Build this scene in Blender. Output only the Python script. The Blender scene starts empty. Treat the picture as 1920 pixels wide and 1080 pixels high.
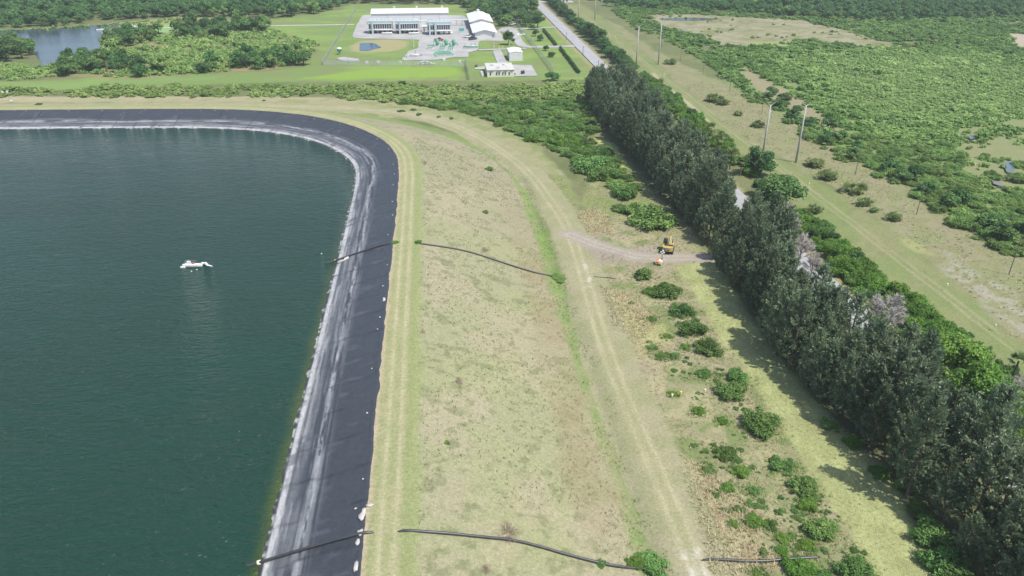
import bpy, bmesh, math, random
import numpy as np
from mathutils import Vector, Matrix

# ------------------------------------------------------------------ camera, sky, sun, exposure
scn = bpy.context.scene
COL = scn.collection
YAW, PITCH, CAMH, FPX = math.radians(5.8), math.radians(27.8), 75.0, 1400.0
cam = bpy.data.cameras.new('camera')
cam.sensor_width = 36.0
cam.lens = FPX / 1920 * 36.0
cam.clip_start, cam.clip_end = 0.5, 6000
camo = bpy.data.objects.new('camera', cam)
COL.objects.link(camo)
camo.location = (0, 0, CAMH)
camo.rotation_euler = (math.pi / 2 - PITCH, 0, -YAW)
scn.camera = camo

HAZE = 0.00020
SUN_AZ, SUN_EL = math.radians(131), math.radians(61)      # azimuth clockwise from +Y
world = bpy.data.worlds.new('World')
scn.world = world
world.use_nodes = True
wn = world.node_tree
wn.nodes.clear()
wo = wn.nodes.new('ShaderNodeOutputWorld')
wb = wn.nodes.new('ShaderNodeBackground')
ws = wn.nodes.new('ShaderNodeTexSky')
ws.sky_type = 'NISHITA'
ws.sun_disc = False
ws.sun_elevation = SUN_EL
ws.sun_rotation = SUN_AZ
ws.altitude = 50
ws.air_density = 1.0
ws.dust_density = 1.6
ws.ozone_density = 1.0
wb.inputs[1].default_value = 0.15
wn.links.new(ws.outputs[0], wb.inputs[0])
wn.links.new(wb.outputs[0], wo.inputs[0])
sl = bpy.data.lights.new('sun', 'SUN')
sl.energy = 4.2
sl.angle = math.radians(0.5)
sl.color = (1.0, 0.955, 0.88)
slo = bpy.data.objects.new('sun', sl)
COL.objects.link(slo)
sdir = Vector((math.sin(SUN_AZ) * math.cos(SUN_EL), math.cos(SUN_AZ) * math.cos(SUN_EL), math.sin(SUN_EL)))
slo.rotation_euler = sdir.to_track_quat('Z', 'Y').to_euler()
slo.location = (100, 0, 300)
scn.view_settings.view_transform = 'Standard'
scn.view_settings.look = 'None'
scn.view_settings.exposure = 0.36
scn.view_settings.gamma = 1.0
scn.render.engine = 'CYCLES'
scn.cycles.max_bounces = 6
scn.cycles.diffuse_bounces = 3
scn.cycles.glossy_bounces = 2
scn.cycles.transmission_bounces = 3
scn.cycles.transparent_max_bounces = 8
scn.cycles.volume_bounces = 0
scn.cycles.use_denoising = True

# ------------------------------------------------------------------ survey: photo pixel (1920x1080) -> place on the ground
def plane_point(u, v, z=0.0):
    d = 540.0 - v
    dy = FPX * math.cos(PITCH) + d * math.sin(PITCH)
    dz = -FPX * math.sin(PITCH) + d * math.cos(PITCH)
    t = (CAMH - z) / (-dz)
    a, b = (u - 960.0) * t, dy * t
    return np.array([a * math.cos(YAW) + b * math.sin(YAW), -a * math.sin(YAW) + b * math.cos(YAW)])

def scale_at(x, y, z=0.0):
    """photo pixels per metre at a place"""
    fwd = (y * math.cos(YAW) + x * math.sin(YAW))
    depth = fwd * math.cos(PITCH) + (CAMH - z) * math.sin(PITCH)
    return FPX / depth

# ------------------------------------------------------------------ numpy noise and distance helpers
def _hash(ix, iy, seed):
    h = (ix.astype(np.int64) * 374761393 + iy.astype(np.int64) * 668265263 + seed * 974634541) & 0xFFFFFFFF
    h = ((h ^ (h >> 13)) * 1274126177) & 0xFFFFFFFF
    h = (h ^ (h >> 16)) & 0xFFFFFF
    return h / float(0xFFFFFF)

def vnoise(x, y, seed=0):
    ix, iy = np.floor(x), np.floor(y)
    fx, fy = x - ix, y - iy
    fx = fx * fx * (3 - 2 * fx)
    fy = fy * fy * (3 - 2 * fy)
    a = _hash(ix, iy, seed); b = _hash(ix + 1, iy, seed)
    c = _hash(ix, iy + 1, seed); d = _hash(ix + 1, iy + 1, seed)
    return (a * (1 - fx) + b * fx) * (1 - fy) + (c * (1 - fx) + d * fx) * fy

def fbm(x, y, scale, octaves=4, seed=0):
    """0..1 noise with the given feature size in metres"""
    x = np.asarray(x, float) / scale; y = np.asarray(y, float) / scale
    s, amp, tot = 0.0, 1.0, 0.0
    for o in range(octaves):
        s = s + amp * vnoise(x * 2 ** o + o * 17.3, y * 2 ** o - o * 9.1, seed + o)
        tot += amp
        amp *= 0.55
    return s / tot

def sstep(a, b, x):
    t = np.clip((x - a) / (b - a), 0, 1)
    return t * t * (3 - 2 * t)

def seg_dist(x, y, pts, closed=False):
    best = np.full(x.shape, 1e9)
    n = len(pts)
    for i in range(n if closed else n - 1):
        ax, ay = pts[i]; bx, by = pts[(i + 1) % n]
        ex, ey = bx - ax, by - ay
        L = ex * ex + ey * ey + 1e-12
        t = np.clip(((x - ax) * ex + (y - ay) * ey) / L, 0, 1)
        best = np.minimum(best, np.hypot(x - ax - t * ex, y - ay - t * ey))
    return best

def inside(x, y, pts):
    r = np.zeros(x.shape, bool)
    n = len(pts)
    for i in range(n):
        ax, ay = pts[i]; bx, by = pts[(i + 1) % n]
        if ay == by:
            continue
        c = ((ay > y) != (by > y)) & (x < (bx - ax) * (y - ay) / (by - ay) + ax)
        r ^= c
    return r

def poly_sd(x, y, pts):
    d = seg_dist(x, y, pts, True)
    return np.where(inside(x, y, pts), -d, d)

def chaikin(pts, it=2):
    pts = np.asarray(pts, float)
    for _ in range(it):
        q = pts[:-1] * .75 + pts[1:] * .25
        r = pts[:-1] * .25 + pts[1:] * .75
        m = np.empty((2 * len(q), 2)); m[0::2] = q; m[1::2] = r
        pts = np.vstack([pts[:1], m, pts[-1:]])
    return pts

# ------------------------------------------------------------------ the embankment: inner top edge of the reservoir, height by distance from it
BERM_Z, WATER_Z = 9.0, 5.6
EDGE = chaikin([(-11, 5), (-11, 60), (-11, 110), (-10.9, 160), (-11, 190), (-11.6, 204), (-13.2, 214), (-16.5, 223.5), (-22, 234),
                (-30, 244.2), (-40, 253), (-52, 260), (-66, 265), (-84, 268.3), (-120, 271), (-150, 273), (-230, 277), (-420, 284)], 2)
_sx = np.concatenate([[0], np.cumsum(np.hypot(*np.diff(EDGE, axis=0).T))])
def resample(pts, step):
    s = np.concatenate([[0], np.cumsum(np.hypot(*np.diff(pts, axis=0).T))])
    n = max(2, int(s[-1] / step) + 1)
    q = np.linspace(0, s[-1], n)
    return np.stack([np.interp(q, s, pts[:, 0]), np.interp(q, s, pts[:, 1])], 1)
EDGE_C = resample(EDGE, 6.0)
BASIN = [tuple(p) for p in EDGE_C] + [(-420, 5)]

def edge_d(x, y):
    x = np.asarray(x, float); y = np.asarray(y, float)
    d = seg_dist(x, y, EDGE_C)
    return np.where(inside(x, y, BASIN), -d, d)

def height(x, y, d=None):
    x = np.asarray(x, float); y = np.asarray(y, float)
    if d is None:
        d = edge_d(x, y)
    k = np.clip((d - 5.7) / 28.9, 0, 1)
    k = k + 0.035 * np.sin(k * 2 * np.pi) * -1
    h = BERM_Z * (1 - k)
    h = np.where(d < 0, BERM_Z + d * 0.286, h)
    h = h - 0.55 * np.exp(-((d - 35.8) / 1.6) ** 2)
    far = sstep(330, 380, y)
    out = sstep(30, 46, d)
    rough = (fbm(x, y, 7, 3, 5) - .5) * 0.5 + (fbm(x, y, 2.0, 2, 9) - .5) * .22
    h = h + rough * (0.15 + 0.85 * out) * (1 - far) * np.where(d < 0, 0, 1) * (1 - .9 * np.exp(-((d - 2.8) / 2.4) ** 4))
    return h

def ground(u, v):
    z = 0.0
    for _ in range(30):
        p = plane_point(u, v, z)
        z = 0.4 * z + 0.6 * float(height(p[:1], p[1:])[0])
    p = plane_point(u, v, z)
    return np.array([p[0], p[1], float(height(p[:1], p[1:])[0])])

def gz(x, y):
    return float(height(np.array([x]), np.array([y]))[0])

def G2(pts):
    return [tuple(ground(u, v)[:2]) for u, v in pts]

# ------------------------------------------------------------------ mesh and object helpers
def np_mesh(name, V, Q=None, T=None, fattr=None, cattr=None, smooth=False):
    me = bpy.data.meshes.new(name)
    V = np.ascontiguousarray(V, dtype=np.float32)
    me.vertices.add(len(V)); me.vertices.foreach_set('co', V.ravel())
    loops, starts, off = [], [], 0
    for F, k in ((Q, 4), (T, 3)):
        if F is not None and len(F):
            F = np.asarray(F, np.int32)
            loops.append(F.ravel()); starts.append(np.arange(len(F)) * k + off); off += F.size
    loops = np.concatenate(loops); starts = np.concatenate(starts)
    me.loops.add(len(loops)); me.loops.foreach_set('vertex_index', loops.astype(np.int32))
    me.polygons.add(len(starts)); me.polygons.foreach_set('loop_start', starts.astype(np.int32))
    if smooth:
        me.polygons.foreach_set('use_smooth', np.ones(len(starts), bool))
    for n, a in (fattr or {}).items():
        me.attributes.new(n, 'FLOAT', 'POINT').data.foreach_set('value', np.ascontiguousarray(a, np.float32))
    for n, a in (cattr or {}).items():
        a = np.concatenate([a, np.ones((len(a), 1))], 1).astype(np.float32)
        me.attributes.new(n, 'FLOAT_COLOR', 'POINT').data.foreach_set('color', np.ascontiguousarray(a).ravel())
    me.update(calc_edges=True)
    return me

def link(name, me, material=None, parent=None, loc=None):
    o = bpy.data.objects.new(name, me)
    COL.objects.link(o)
    if material is not None and me is not None and not me.materials:
        for m in (material if isinstance(material, (list, tuple)) else [material]):
            me.materials.append(m)
    if parent is not None:
        o.parent = parent
    if loc is not None:
        o.location = loc
    return o

def tag(o, label=None, cat=None, group=None, kind=None):
    if label: o['label'] = label
    if cat: o['category'] = cat
    if group: o['group'] = group
    if kind: o['kind'] = kind
    return o

def empty(name, loc, rz=0.0, scale=1.0):
    o = bpy.data.objects.new(name, None)
    COL.objects.link(o)
    o.empty_display_size = 0.3
    o.location = loc
    o.rotation_euler = (0, 0, rz)
    o.scale = (scale,) * 3
    return o

def copy_tree(o, parent=None):
    c = o.copy(); COL.objects.link(c)
    if parent is not None:
        c.parent = parent
    for ch in list(o.children):
        copy_tree(ch, c)
    return c

class MB:
    """collects simple solids into one mesh"""
    def __init__(s):
        s.V, s.F = [], []
    def add(s, vs, fs):
        o = len(s.V)
        s.V += [tuple(v) for v in vs]
        s.F += [tuple(i + o for i in f) for f in fs]
        return s
    def box(s, c, size, rz=0.0, tilt=None):
        x, y, z = [a / 2 for a in size]
        vs = [Vector((i * x, j * y, k * z)) for k in (-1, 1) for i, j in ((-1, -1), (1, -1), (1, 1), (-1, 1))]
        R = Matrix.Rotation(rz, 3, 'Z')
        if tilt:
            R = R @ Matrix.Rotation(tilt, 3, 'X')
        return s.add([R @ v + Vector(c) for v in vs],
                     [(0, 3, 2, 1), (4, 5, 6, 7), (0, 1, 5, 4), (1, 2, 6, 5), (2, 3, 7, 6), (3, 0, 4, 7)])
    def tube(s, pts, r, n=8, caps=True):
        pts = [Vector(p) for p in pts]
        rr = r if isinstance(r, (list, tuple)) else [r] * len(pts)
        vs, fs = [], []
        ref = None
        for i, p in enumerate(pts):
            d = (pts[min(i + 1, len(pts) - 1)] - pts[max(i - 1, 0)]).normalized()
            if ref is None:
                ref = Vector((0, 0, 1)) if abs(d.z) < .9 else Vector((1, 0, 0))
            a = d.cross(ref)
            if a.length < 1e-4:
                a = d.cross(Vector((.3, 1, .2)))
            a.normalize(); b = d.cross(a); ref = -b if False else ref
            for k in range(n):
                t = 2 * math.pi * k / n
                vs.append(p + (a * math.cos(t) + b * math.sin(t)) * rr[i])
        for i in range(len(pts) - 1):
            for k in range(n):
                fs.append((i * n + k, i * n + (k + 1) % n, (i + 1) * n + (k + 1) % n, (i + 1) * n + k))
        if caps:
            fs.append(tuple(range(n))); fs.append(tuple(reversed([(len(pts) - 1) * n + k for k in range(n)])))
        return s.add(vs, fs)
    def prism(s, prof, x0, x1, axis='x'):
        """profile of (a, b) extruded; axis x: a=y b=z; axis y: a=x b=z; axis z: a=x b=y"""
        n = len(prof)
        def P(a, b, t):
            return {'x': (t, a, b), 'y': (a, t, b), 'z': (a, b, t)}[axis]
        vs = [P(a, b, x0) for a, b in prof] + [P(a, b, x1) for a, b in prof]
        fs = [tuple(range(n)), tuple(reversed(range(n, 2 * n)))]
        fs += [(i, i + n, (i + 1) % n + n, (i + 1) % n) for i in range(n)]
        return s.add(vs, fs)
    def build(s, name, material, parent=None, loc=None, bevel=0.0, smooth=False, rz=None):
        me = bpy.data.meshes.new(name)
        me.from_pydata(s.V, [], s.F)
        bm = bmesh.new(); bm.from_mesh(me)
        bmesh.ops.recalc_face_normals(bm, faces=bm.faces)
        if bevel:
            bmesh.ops.bevel(bm, geom=list(bm.edges), offset=bevel, segments=2, affect='EDGES', profile=.6, clamp_overlap=True)
        bm.to_mesh(me); bm.free()
        if smooth:
            for p in me.polygons: p.use_smooth = True
        o = link(name, me, material, parent, loc)
        if rz is not None:
            o.rotation_euler = (0, 0, rz)
        return o

# ------------------------------------------------------------------ materials
def nodes_of(name):
    m = bpy.data.materials.new(name)
    m.use_nodes = True
    nt = m.node_tree
    return m, nt, nt.nodes['Principled BSDF'], nt.nodes['Material Output']

def plain(name, color, rough=.6, metal=0.0, scale=1.5, amount=.18, spec=.4, bump=0.0):
    """paint / metal / stone with mottled wear"""
    m, nt, b, out = nodes_of(name)
    N, L = nt.nodes, nt.links
    tc = N.new('ShaderNodeTexCoord')
    nz = N.new('ShaderNodeTexNoise'); nz.inputs['Scale'].default_value = scale; nz.inputs['Detail'].default_value = 6
    L.new(tc.outputs['Object'], nz.inputs['Vector'])
    r = N.new('ShaderNodeValToRGB')
    c = np.array(color)
    r.color_ramp.elements[0].position = .3; r.color_ramp.elements[1].position = .7
    r.color_ramp.elements[0].color = (*np.clip(c * (1 - amount), 0, 1), 1)
    r.color_ramp.elements[1].color = (*np.clip(c * (1 + amount), 0, 1), 1)
    L.new(nz.outputs[0], r.inputs[0]); L.new(r.outputs[0], b.inputs['Base Color'])
    b.inputs['Roughness'].default_value = rough
    b.inputs['Metallic'].default_value = metal
    b.inputs['Specular IOR Level'].default_value = spec
    if bump:
        bp = N.new('ShaderNodeBump'); bp.inputs['Strength'].default_value = bump; bp.inputs['Distance'].default_value = .05
        L.new(nz.outputs[0], bp.inputs['Height']); L.new(bp.outputs[0], b.inputs['Normal'])
    return m

def foliage(name, stops, trans=.22, vary=.25, bump=None):
    """leaf colour from a per-leaf 'tint', each plant a little different"""
    m, nt, b, out = nodes_of(name)
    N, L = nt.nodes, nt.links
    at = N.new('ShaderNodeAttribute'); at.attribute_name = 'tint'
    oi = N.new('ShaderNodeObjectInfo')
    r = N.new('ShaderNodeValToRGB')
    els = r.color_ramp.elements
    while len(els) < len(stops):
        els.new(.5)
    for e, (p, c) in zip(els, stops):
        e.position = p; e.color = (*c, 1)
    L.new(at.outputs['Fac'], r.inputs[0])
    hv = N.new('ShaderNodeHueSaturation')
    mr = N.new('ShaderNodeMapRange'); mr.inputs['To Min'].default_value = 1 - vary; mr.inputs['To Max'].default_value = 1 + vary
    L.new(oi.outputs['Random'], mr.inputs['Value']); L.new(mr.outputs[0], hv.inputs['Value'])
    mh = N.new('ShaderNodeMapRange'); mh.inputs['To Min'].default_value = .5 - vary * .07; mh.inputs['To Max'].default_value = .5 + vary * .05
    ml = N.new('ShaderNodeMath'); ml.operation = 'MULTIPLY'; ml.inputs[1].default_value = 7.31
    fr = N.new('ShaderNodeMath'); fr.operation = 'FRACT'
    L.new(oi.outputs['Random'], ml.inputs[0]); L.new(ml.outputs[0], fr.inputs[0]); L.new(fr.outputs[0], mh.inputs['Value'])
    L.new(mh.outputs[0], hv.inputs['Hue'])
    L.new(r.outputs[0], hv.inputs['Color'])
    d = N.new('ShaderNodeBsdfDiffuse'); t = N.new('ShaderNodeBsdfTranslucent'); mx = N.new('ShaderNodeMixShader')
    mx.inputs[0].default_value = trans
    L.new(hv.outputs[0], d.inputs['Color']); L.new(hv.outputs[0], t.inputs['Color'])
    L.new(d.outputs[0], mx.inputs[1]); L.new(t.outputs[0], mx.inputs[2])
    N.remove(b)
    L.new(mx.outputs[0], out.inputs['Surface'])
    return m

def vcol_mat(name, attr='tone', rough=.95, fine=((2.2, .20), (8.0, .32)), bump=.6, bdist=.12, spec=.1):
    """ground cover: surveyed colour of each patch, broken up by fine noise and a bumpy sward"""
    m, nt, b, out = nodes_of(name)
    N, L = nt.nodes, nt.links
    at = N.new('ShaderNodeAttribute'); at.attribute_name = attr
    tc = N.new('ShaderNodeTexCoord')
    col = at.outputs['Color']
    hts = []
    for sc, am in fine:
        nz = N.new('ShaderNodeTexNoise'); nz.inputs['Scale'].default_value = sc; nz.inputs['Detail'].default_value = 5; nz.inputs['Roughness'].default_value = .65
        L.new(tc.outputs['Object'], nz.inputs['Vector'])
        mr = N.new('ShaderNodeMapRange'); mr.inputs['From Min'].default_value = .3; mr.inputs['From Max'].default_value = .7
        mr.inputs['To Min'].default_value = 1 - am; mr.inputs['To Max'].default_value = 1 + am
        L.new(nz.outputs[0], mr.inputs['Value'])
        mul = N.new('ShaderNodeVectorMath'); mul.operation = 'SCALE'
        L.new(col, mul.inputs[0]); L.new(mr.outputs[0], mul.inputs['Scale'])
        col = mul.outputs[0]; hts.append(nz.outputs[0])
    L.new(col, b.inputs['Base Color'])
    b.inputs['Roughness'].default_value = rough
    b.inputs['Specular IOR Level'].default_value = spec
    if bump:
        bp = N.new('ShaderNodeBump'); bp.inputs['Strength'].default_value = bump; bp.inputs['Distance'].default_value = bdist
        L.new(hts[-1], bp.inputs['Height']); L.new(bp.outputs[0], b.inputs['Normal'])
    return m

M = {}
M['ground'] = vcol_mat('sward')
M['liner'] = vcol_mat('black_membrane', rough=.5, fine=((1.2, .15), (7, .25)), bump=.45, bdist=.08, spec=.45)
M['asphalt'] = plain('grey_asphalt', (.31, .315, .32), .9, scale=.25, amount=.1)
M['gravel'] = plain('pale_gravel', (.33, .325, .315), .95, scale=.12, amount=.16)
M['limerock'] = plain('crushed_limerock', (.44, .43, .38), .95, scale=.3, amount=.12)
M['white'] = plain('white_paint', (.62, .62, .60), .5, amount=.05)
M['white_steel'] = plain('white_ribbed_steel', (.64, .63, .61), .45, amount=.05)
M['cream'] = plain('cream_wall', (.66, .62, .53), .8, amount=.05)
M['roof_grey'] = plain('pale_flat_roof', (.46, .45, .43), .85, scale=.3, amount=.12)
M['dark'] = plain('dark_opening', (.02, .022, .025), .4)
M['black'] = plain('black_rubber', (.02, .02, .02), .6)
M['pipe'] = plain('black_plastic_pipe', (.045, .047, .05), .38, amount=.25, spec=.5)
M['concrete'] = plain('weathered_concrete', (.42, .40, .37), .9, amount=.15)
M['wood'] = plain('grey_weathered_timber', (.16, .14, .12), .9, amount=.2)
M['yellow'] = plain('machine_yellow', (.40, .31, .10), .6, amount=.15)
M['marker_yellow'] = plain('marker_yellow', (.80, .70, .10), .5, amount=.05)
M['marker_pale'] = plain('marker_cream', (.80, .76, .50), .5, amount=.05)
M['orange'] = plain('hazard_orange', (.75, .16, .04), .5, amount=.05)
M['steel'] = plain('dull_steel', (.35, .35, .36), .45, metal=.6)
M['blue_grey'] = plain('pale_blue_steel', (.42, .50, .52), .5, amount=.06)
M['green_pipe'] = plain('green_painted_pipe', (.11, .33, .21), .55, amount=.12)
M['teal'] = plain('teal_paint', (.05, .42, .42), .5, amount=.08)
M['tube_grey'] = plain('grey_finned_tube', (.10, .09, .085), .6, amount=.2)
M['lens'] = plain('white_lens', (.85, .85, .85), .2, amount=.02)
M['glass'] = plain('dark_glass', (.03, .035, .04), .1, spec=.8)
M['bark'] = plain('grey_brown_bark', (.13, .105, .08), .95, amount=.3, scale=4)
M['sand'] = plain('pale_sandbag', (.44, .43, .39), .9, amount=.1)
M['red_brown'] = plain('rust_paint', (.25, .10, .07), .6)

GREEN = lambda a, b, c: [(0.0, a), (.5, b), (1.0, c)]
M['pine'] = foliage('pine_needles', GREEN((.098, .142, .082), (.172, .232, .134), (.295, .370, .220)), .34, .20)
M['shrub'] = foliage('shrub_leaves', GREEN((.082, .160, .045), (.150, .262, .078), (.26, .40, .13)), .32, .24)
M['oak'] = foliage('oak_leaves', GREEN((.055, .120, .040), (.100, .205, .068), (.180, .310, .110)), .32, .28)
M['bright'] = foliage('bright_leaves', GREEN((.085, .17, .034), (.145, .275, .055), (.23, .38, .09)), .32, .2)
M['thicket'] = foliage('thicket_leaves', GREEN((.100, .185, .055), (.210, .340, .100), (.41, .54, .20)), .40, .2)
M['palm'] = foliage('palm_fronds', GREEN((.11, .17, .06), (.22, .29, .11), (.38, .41, .19)), .32, .15)
M['dead'] = foliage('bare_grey_twigs', GREEN((.46, .42, .39), (.60, .56, .52), (.72, .68, .64)), .35, .10)
M['dry'] = foliage('dry_pinkish_twigs', GREEN((.18, .12, .10), (.27, .19, .16), (.34, .26, .22)), .05, .12)
M['tuft'] = vcol_mat('grass_blades', fine=((3, .2),), bump=0)

# ================================================================== GROUND
def axis(parts):
    out = [parts[0][0]]
    for a, b, s0, s1 in parts:
        x, n = a, 0
        while x < b - 1e-6:
            f = (x - a) / (b - a)
            x = min(b, x + s0 + (s1 - s0) * f)
            out.append(x)
    return np.array(out)

gx = axis([(-1000, -420, 25, 10), (-420, -13, 6, .5), (-13, 72, .42, .42), (72, 130, .45, .6), (130, 300, 1.2, 2.5), (300, 1000, 5, 30)])
gy = axis([(10, 50, 3, .6), (50, 190, .42, .42), (190, 300, .42, .7), (300, 400, .8, 1.3), (400, 660, 1.5, 3), (660, 1700, 6, 40)])
GX, GY = np.meshgrid(gx, gy)
gshape = GX.shape
GX, GY = GX.ravel(), GY.ravel()
GD = edge_d(GX, GY)
GH = height(GX, GY, GD)

tone = np.empty((len(GX), 3)); tone[:] = (.13, .15, .065)
def paint(mask, color, amount=1.0):
    m = (np.clip(mask, 0, 1) * amount)[:, None]
    tone[:] = tone * (1 - m) + np.asarray(color) * m

def wobble(x, y, amp, scale, seed):
    return (fbm(x, y, scale, 3, seed) - .5) * 2 * amp

def region(pts, soft=1.0, wob=1.5, wscale=6, seed=1, world=False):
    pts = pts if world else G2(pts)
    a = np.array(pts)
    mg = soft + wob + 1
    sel = (GX > a[:, 0].min() - mg) & (GX < a[:, 0].max() + mg) & (GY > a[:, 1].min() - mg) & (GY < a[:, 1].max() + mg)
    out = np.zeros(len(GX))
    x, y = GX[sel], GY[sel]
    if len(x):
        sd = poly_sd(x, y, pts) + wobble(x, y, wob, wscale, seed)
        out[sel] = sstep(soft, -soft, sd)
    return out

def stripe(pts, half, soft=.5, wob=.4, wscale=5, seed=2, world=False):
    pts = pts if world else G2(pts)
    a = np.array(pts)
    mg = half + soft + wob + 1
    sel = (GX > a[:, 0].min() - mg) & (GX < a[:, 0].max() + mg) & (GY > a[:, 1].min() - mg) & (GY < a[:, 1].max() + mg)
    out = np.zeros(len(GX))
    x, y = GX[sel], GY[sel]
    if len(x):
        sd = seg_dist(x, y, pts) - half + wobble(x, y, wob, wscale, seed)
        out[sel] = sstep(soft, -soft, sd)
    return out

def patches(scale, lo, hi, seed, octaves=4, stretch=1.0):
    return sstep(lo, hi, fbm(GX * stretch, GY, scale, octaves, seed))

MARSH = [(1215, 28), (1300, 27), (1400, 33), (1500, 38), (1590, 58), (1690, 86), (1640, 90), (1560, 80), (1500, 76), (1430, 88), (1350, 86), (1320, 70), (1240, 50)]
SWAMP = [(1790, 245), (1860, 232), (1960, 215), (1960, 380), (1890, 365), (1835, 345), (1800, 310)]
LAWN_FRONT = [(-120, 158), (200, 146), (400, 139), (560, 128), (610, 118), (870, 122), (875, 150), (800, 152), (560, 154), (400, 158), (0, 172), (-120, 172)]
STATION = [(600, 124), (668, 18), (640, 14), (660, 8), (760, 10), (860, 9), (880, 18), (885, 60), (960, 60), (1000, 20), (1022, 22), (1140, 138), (1100, 150), (880, 152), (876, 125)]
LAWN_LEFT = [(425, 60), (330, 46), (215, 62), (190, 62), (215, 50), (330, 38), (500, 38), (640, 18), (690, 6), (690, 30), (610, 124), (560, 132), (600, 95), (560, 70), (500, 58)]
CORR = [(1050, 8), (1090, 8), (1128, 32), (1185, 80), (1240, 125), (1262, 150), (1310, 185), (1350, 225), (1420, 272), (1480, 305), (1560, 352), (1640, 410), (1720, 470), (1800, 535), (1860, 590), (1960, 690), (1960, 780), (1920, 745), (1850, 680), (1740, 600), (1640, 520), (1560, 440), (1480, 370), (1400, 300), (1330, 240), (1270, 200), (1200, 140), (1130, 70)]
BAND = [(1128, 32), (1165, 50), (1230, 95), (1300, 130), (1400, 178), (1470, 218), (1560, 275), (1640, 320), (1740, 372), (1800, 412), (1860, 445), (1960, 500), (1960, 690), (1860, 590), (1800, 535), (1720, 470), (1640, 410), (1560, 352), (1480, 305), (1420, 272), (1350, 225), (1310, 185), (1262, 150), (1240, 125), (1185, 80)]
GAP = [(1395, 125), (1440, 150), (1500, 185), (1570, 235), (1600, 258), (1565, 250), (1480, 205), (1420, 168), (1385, 140)]

# scrubby default, woodland floor
paint(patches(14, .45, .65, 3), (.17, .17, .08), .7)
paint(patches(5, .5, .7, 4), (.10, .13, .05), .6)
paint(region([(1300, 110), (1470, 225), (1690, 350), (1925, 500), (2200, 600), (2300, 200), (2050, 30), (1700, 90), (1480, 110)], 6, 10, 25, 10), (.155, .215, .075), .9)
# marsh and swamp openings on the right
paint(region(MARSH, 3, 6, 14, 11), (.215, .208, .115))
paint(region(MARSH, 3, 6, 14, 11) * patches(5, .45, .60, 12), (.275, .255, .175), .75)
paint(region(MARSH, 3, 6, 14, 11) * patches(6, .52, .66, 13), (.155, .165, .07), .8)
paint(region([(1400, 80), (1500, 76), (1600, 88), (1600, 105), (1420, 100)], 3, 4, 10, 15), (.22, .26, .10))
paint(region(SWAMP, 3, 5, 10, 21), (.195, .205, .100))
paint(region(SWAMP, 3, 5, 10, 21) * patches(5, .48, .62, 22), (.16, .21, .08), .8)
paint(region([(1880, 62), (1990, 70), (1990, 96), (1900, 88)], 3, 4, 10, 23), (.34, .28, .22))
paint(region(GAP, 2, 3, 8, 24), (.235, .212, .125))
# lawns
lawn = np.maximum.reduce([region(LAWN_FRONT, 2, 3, 12, 31), region(STATION, 2, 2, 12, 32), region(LAWN_LEFT, 2, 3, 12, 33)])
paint(lawn, (.150, .215, .068))
paint(lawn * patches(16, .42, .62, 34, 4, .5), (.185, .265, .068), .8)
paint(lawn * patches(9, .5, .68, 35), (.17, .19, .08), .7)
paint(region([(640, 150), (560, 148), (700, 128), (860, 126), (868, 140), (760, 146)], 3, 4, 12, 36), (.20, .30, .05), .8)
paint(region([(0, 160), (200, 150), (420, 142), (400, 150), (100, 166)], 2, 3, 12, 37), (.16, .25, .08), .6)
paint(region([(230, 52), (330, 45), (325, 62), (240, 60)], 2, 2, 8, 38), (.20, .33, .12))
# tan pond surround in the station
paint(region([(655, 88), (675, 76), (720, 73), (762, 76), (766, 86), (740, 96), (690, 99), (660, 97)], 2, 2, 8, 41), (.28, .26, .13))
# left scrubland
SCRUB = [(110, 138), (190, 98), (330, 60), (440, 48), (520, 62), (600, 84), (575, 112), (520, 128), (430, 134), (330, 141), (200, 146)]
paint(region(SCRUB, 3, 5, 12, 44), (.19, .19, .085))
paint(region(SCRUB, 3, 5, 12, 44) * patches(10, .45, .62, 45), (.27, .20, .12), .75)
paint(region([(0, 56), (190, 46), (330, 32), (425, 32), (425, 38), (330, 44), (200, 52), (0, 62)], 2, 3, 9, 46), (.25, .25, .11), .9)

# the rough field between the embankment and the pines, and the strip outside the far bank
FIELD = [(1090, 420), (1075, 360), (1010, 275), (940, 235), (820, 202), (620, 183), (0, 184), (-150, 184), (-150, 200), (400, 200), (800, 226), (900, 262), (1000, 330), (1060, 420), (1100, 520), (1140, 660), (1240, 900), (1320, 1110), (1780, 1110), (1660, 900), (1530, 770), (1420, 640), (1330, 490), (1270, 400), (1170, 320), (1120, 250)]
fld = region(FIELD, 1.5, 1.5, 8, 51)
paint(fld, (.225, .225, .118))
paint(fld * patches(8, .40, .60, 52), (.28, .24, .165), .7)
paint(fld * patches(4, .50, .64, 53), (.145, .185, .068), .8)
paint(fld * patches(3, .54, .66, 54), (.34, .31, .18), .5)
paint(region([(-150, 181), (500, 181), (700, 186), (860, 212), (960, 250), (1060, 330), (1040, 330), (900, 250), (760, 208), (560, 192), (-150, 190)], 1, 1.5, 6, 55), (.36, .31, .21), .7)
far_f = sstep(165, 185, GY) * sstep(340, 300, GY)
paint(fld * far_f * sstep(38, 46, GD), (.205, .215, .100), .6)
paint(fld * far_f * sstep(44, 50, GD) * patches(5, .45, .6, 56), (.165, .21, .07), .7)
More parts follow.
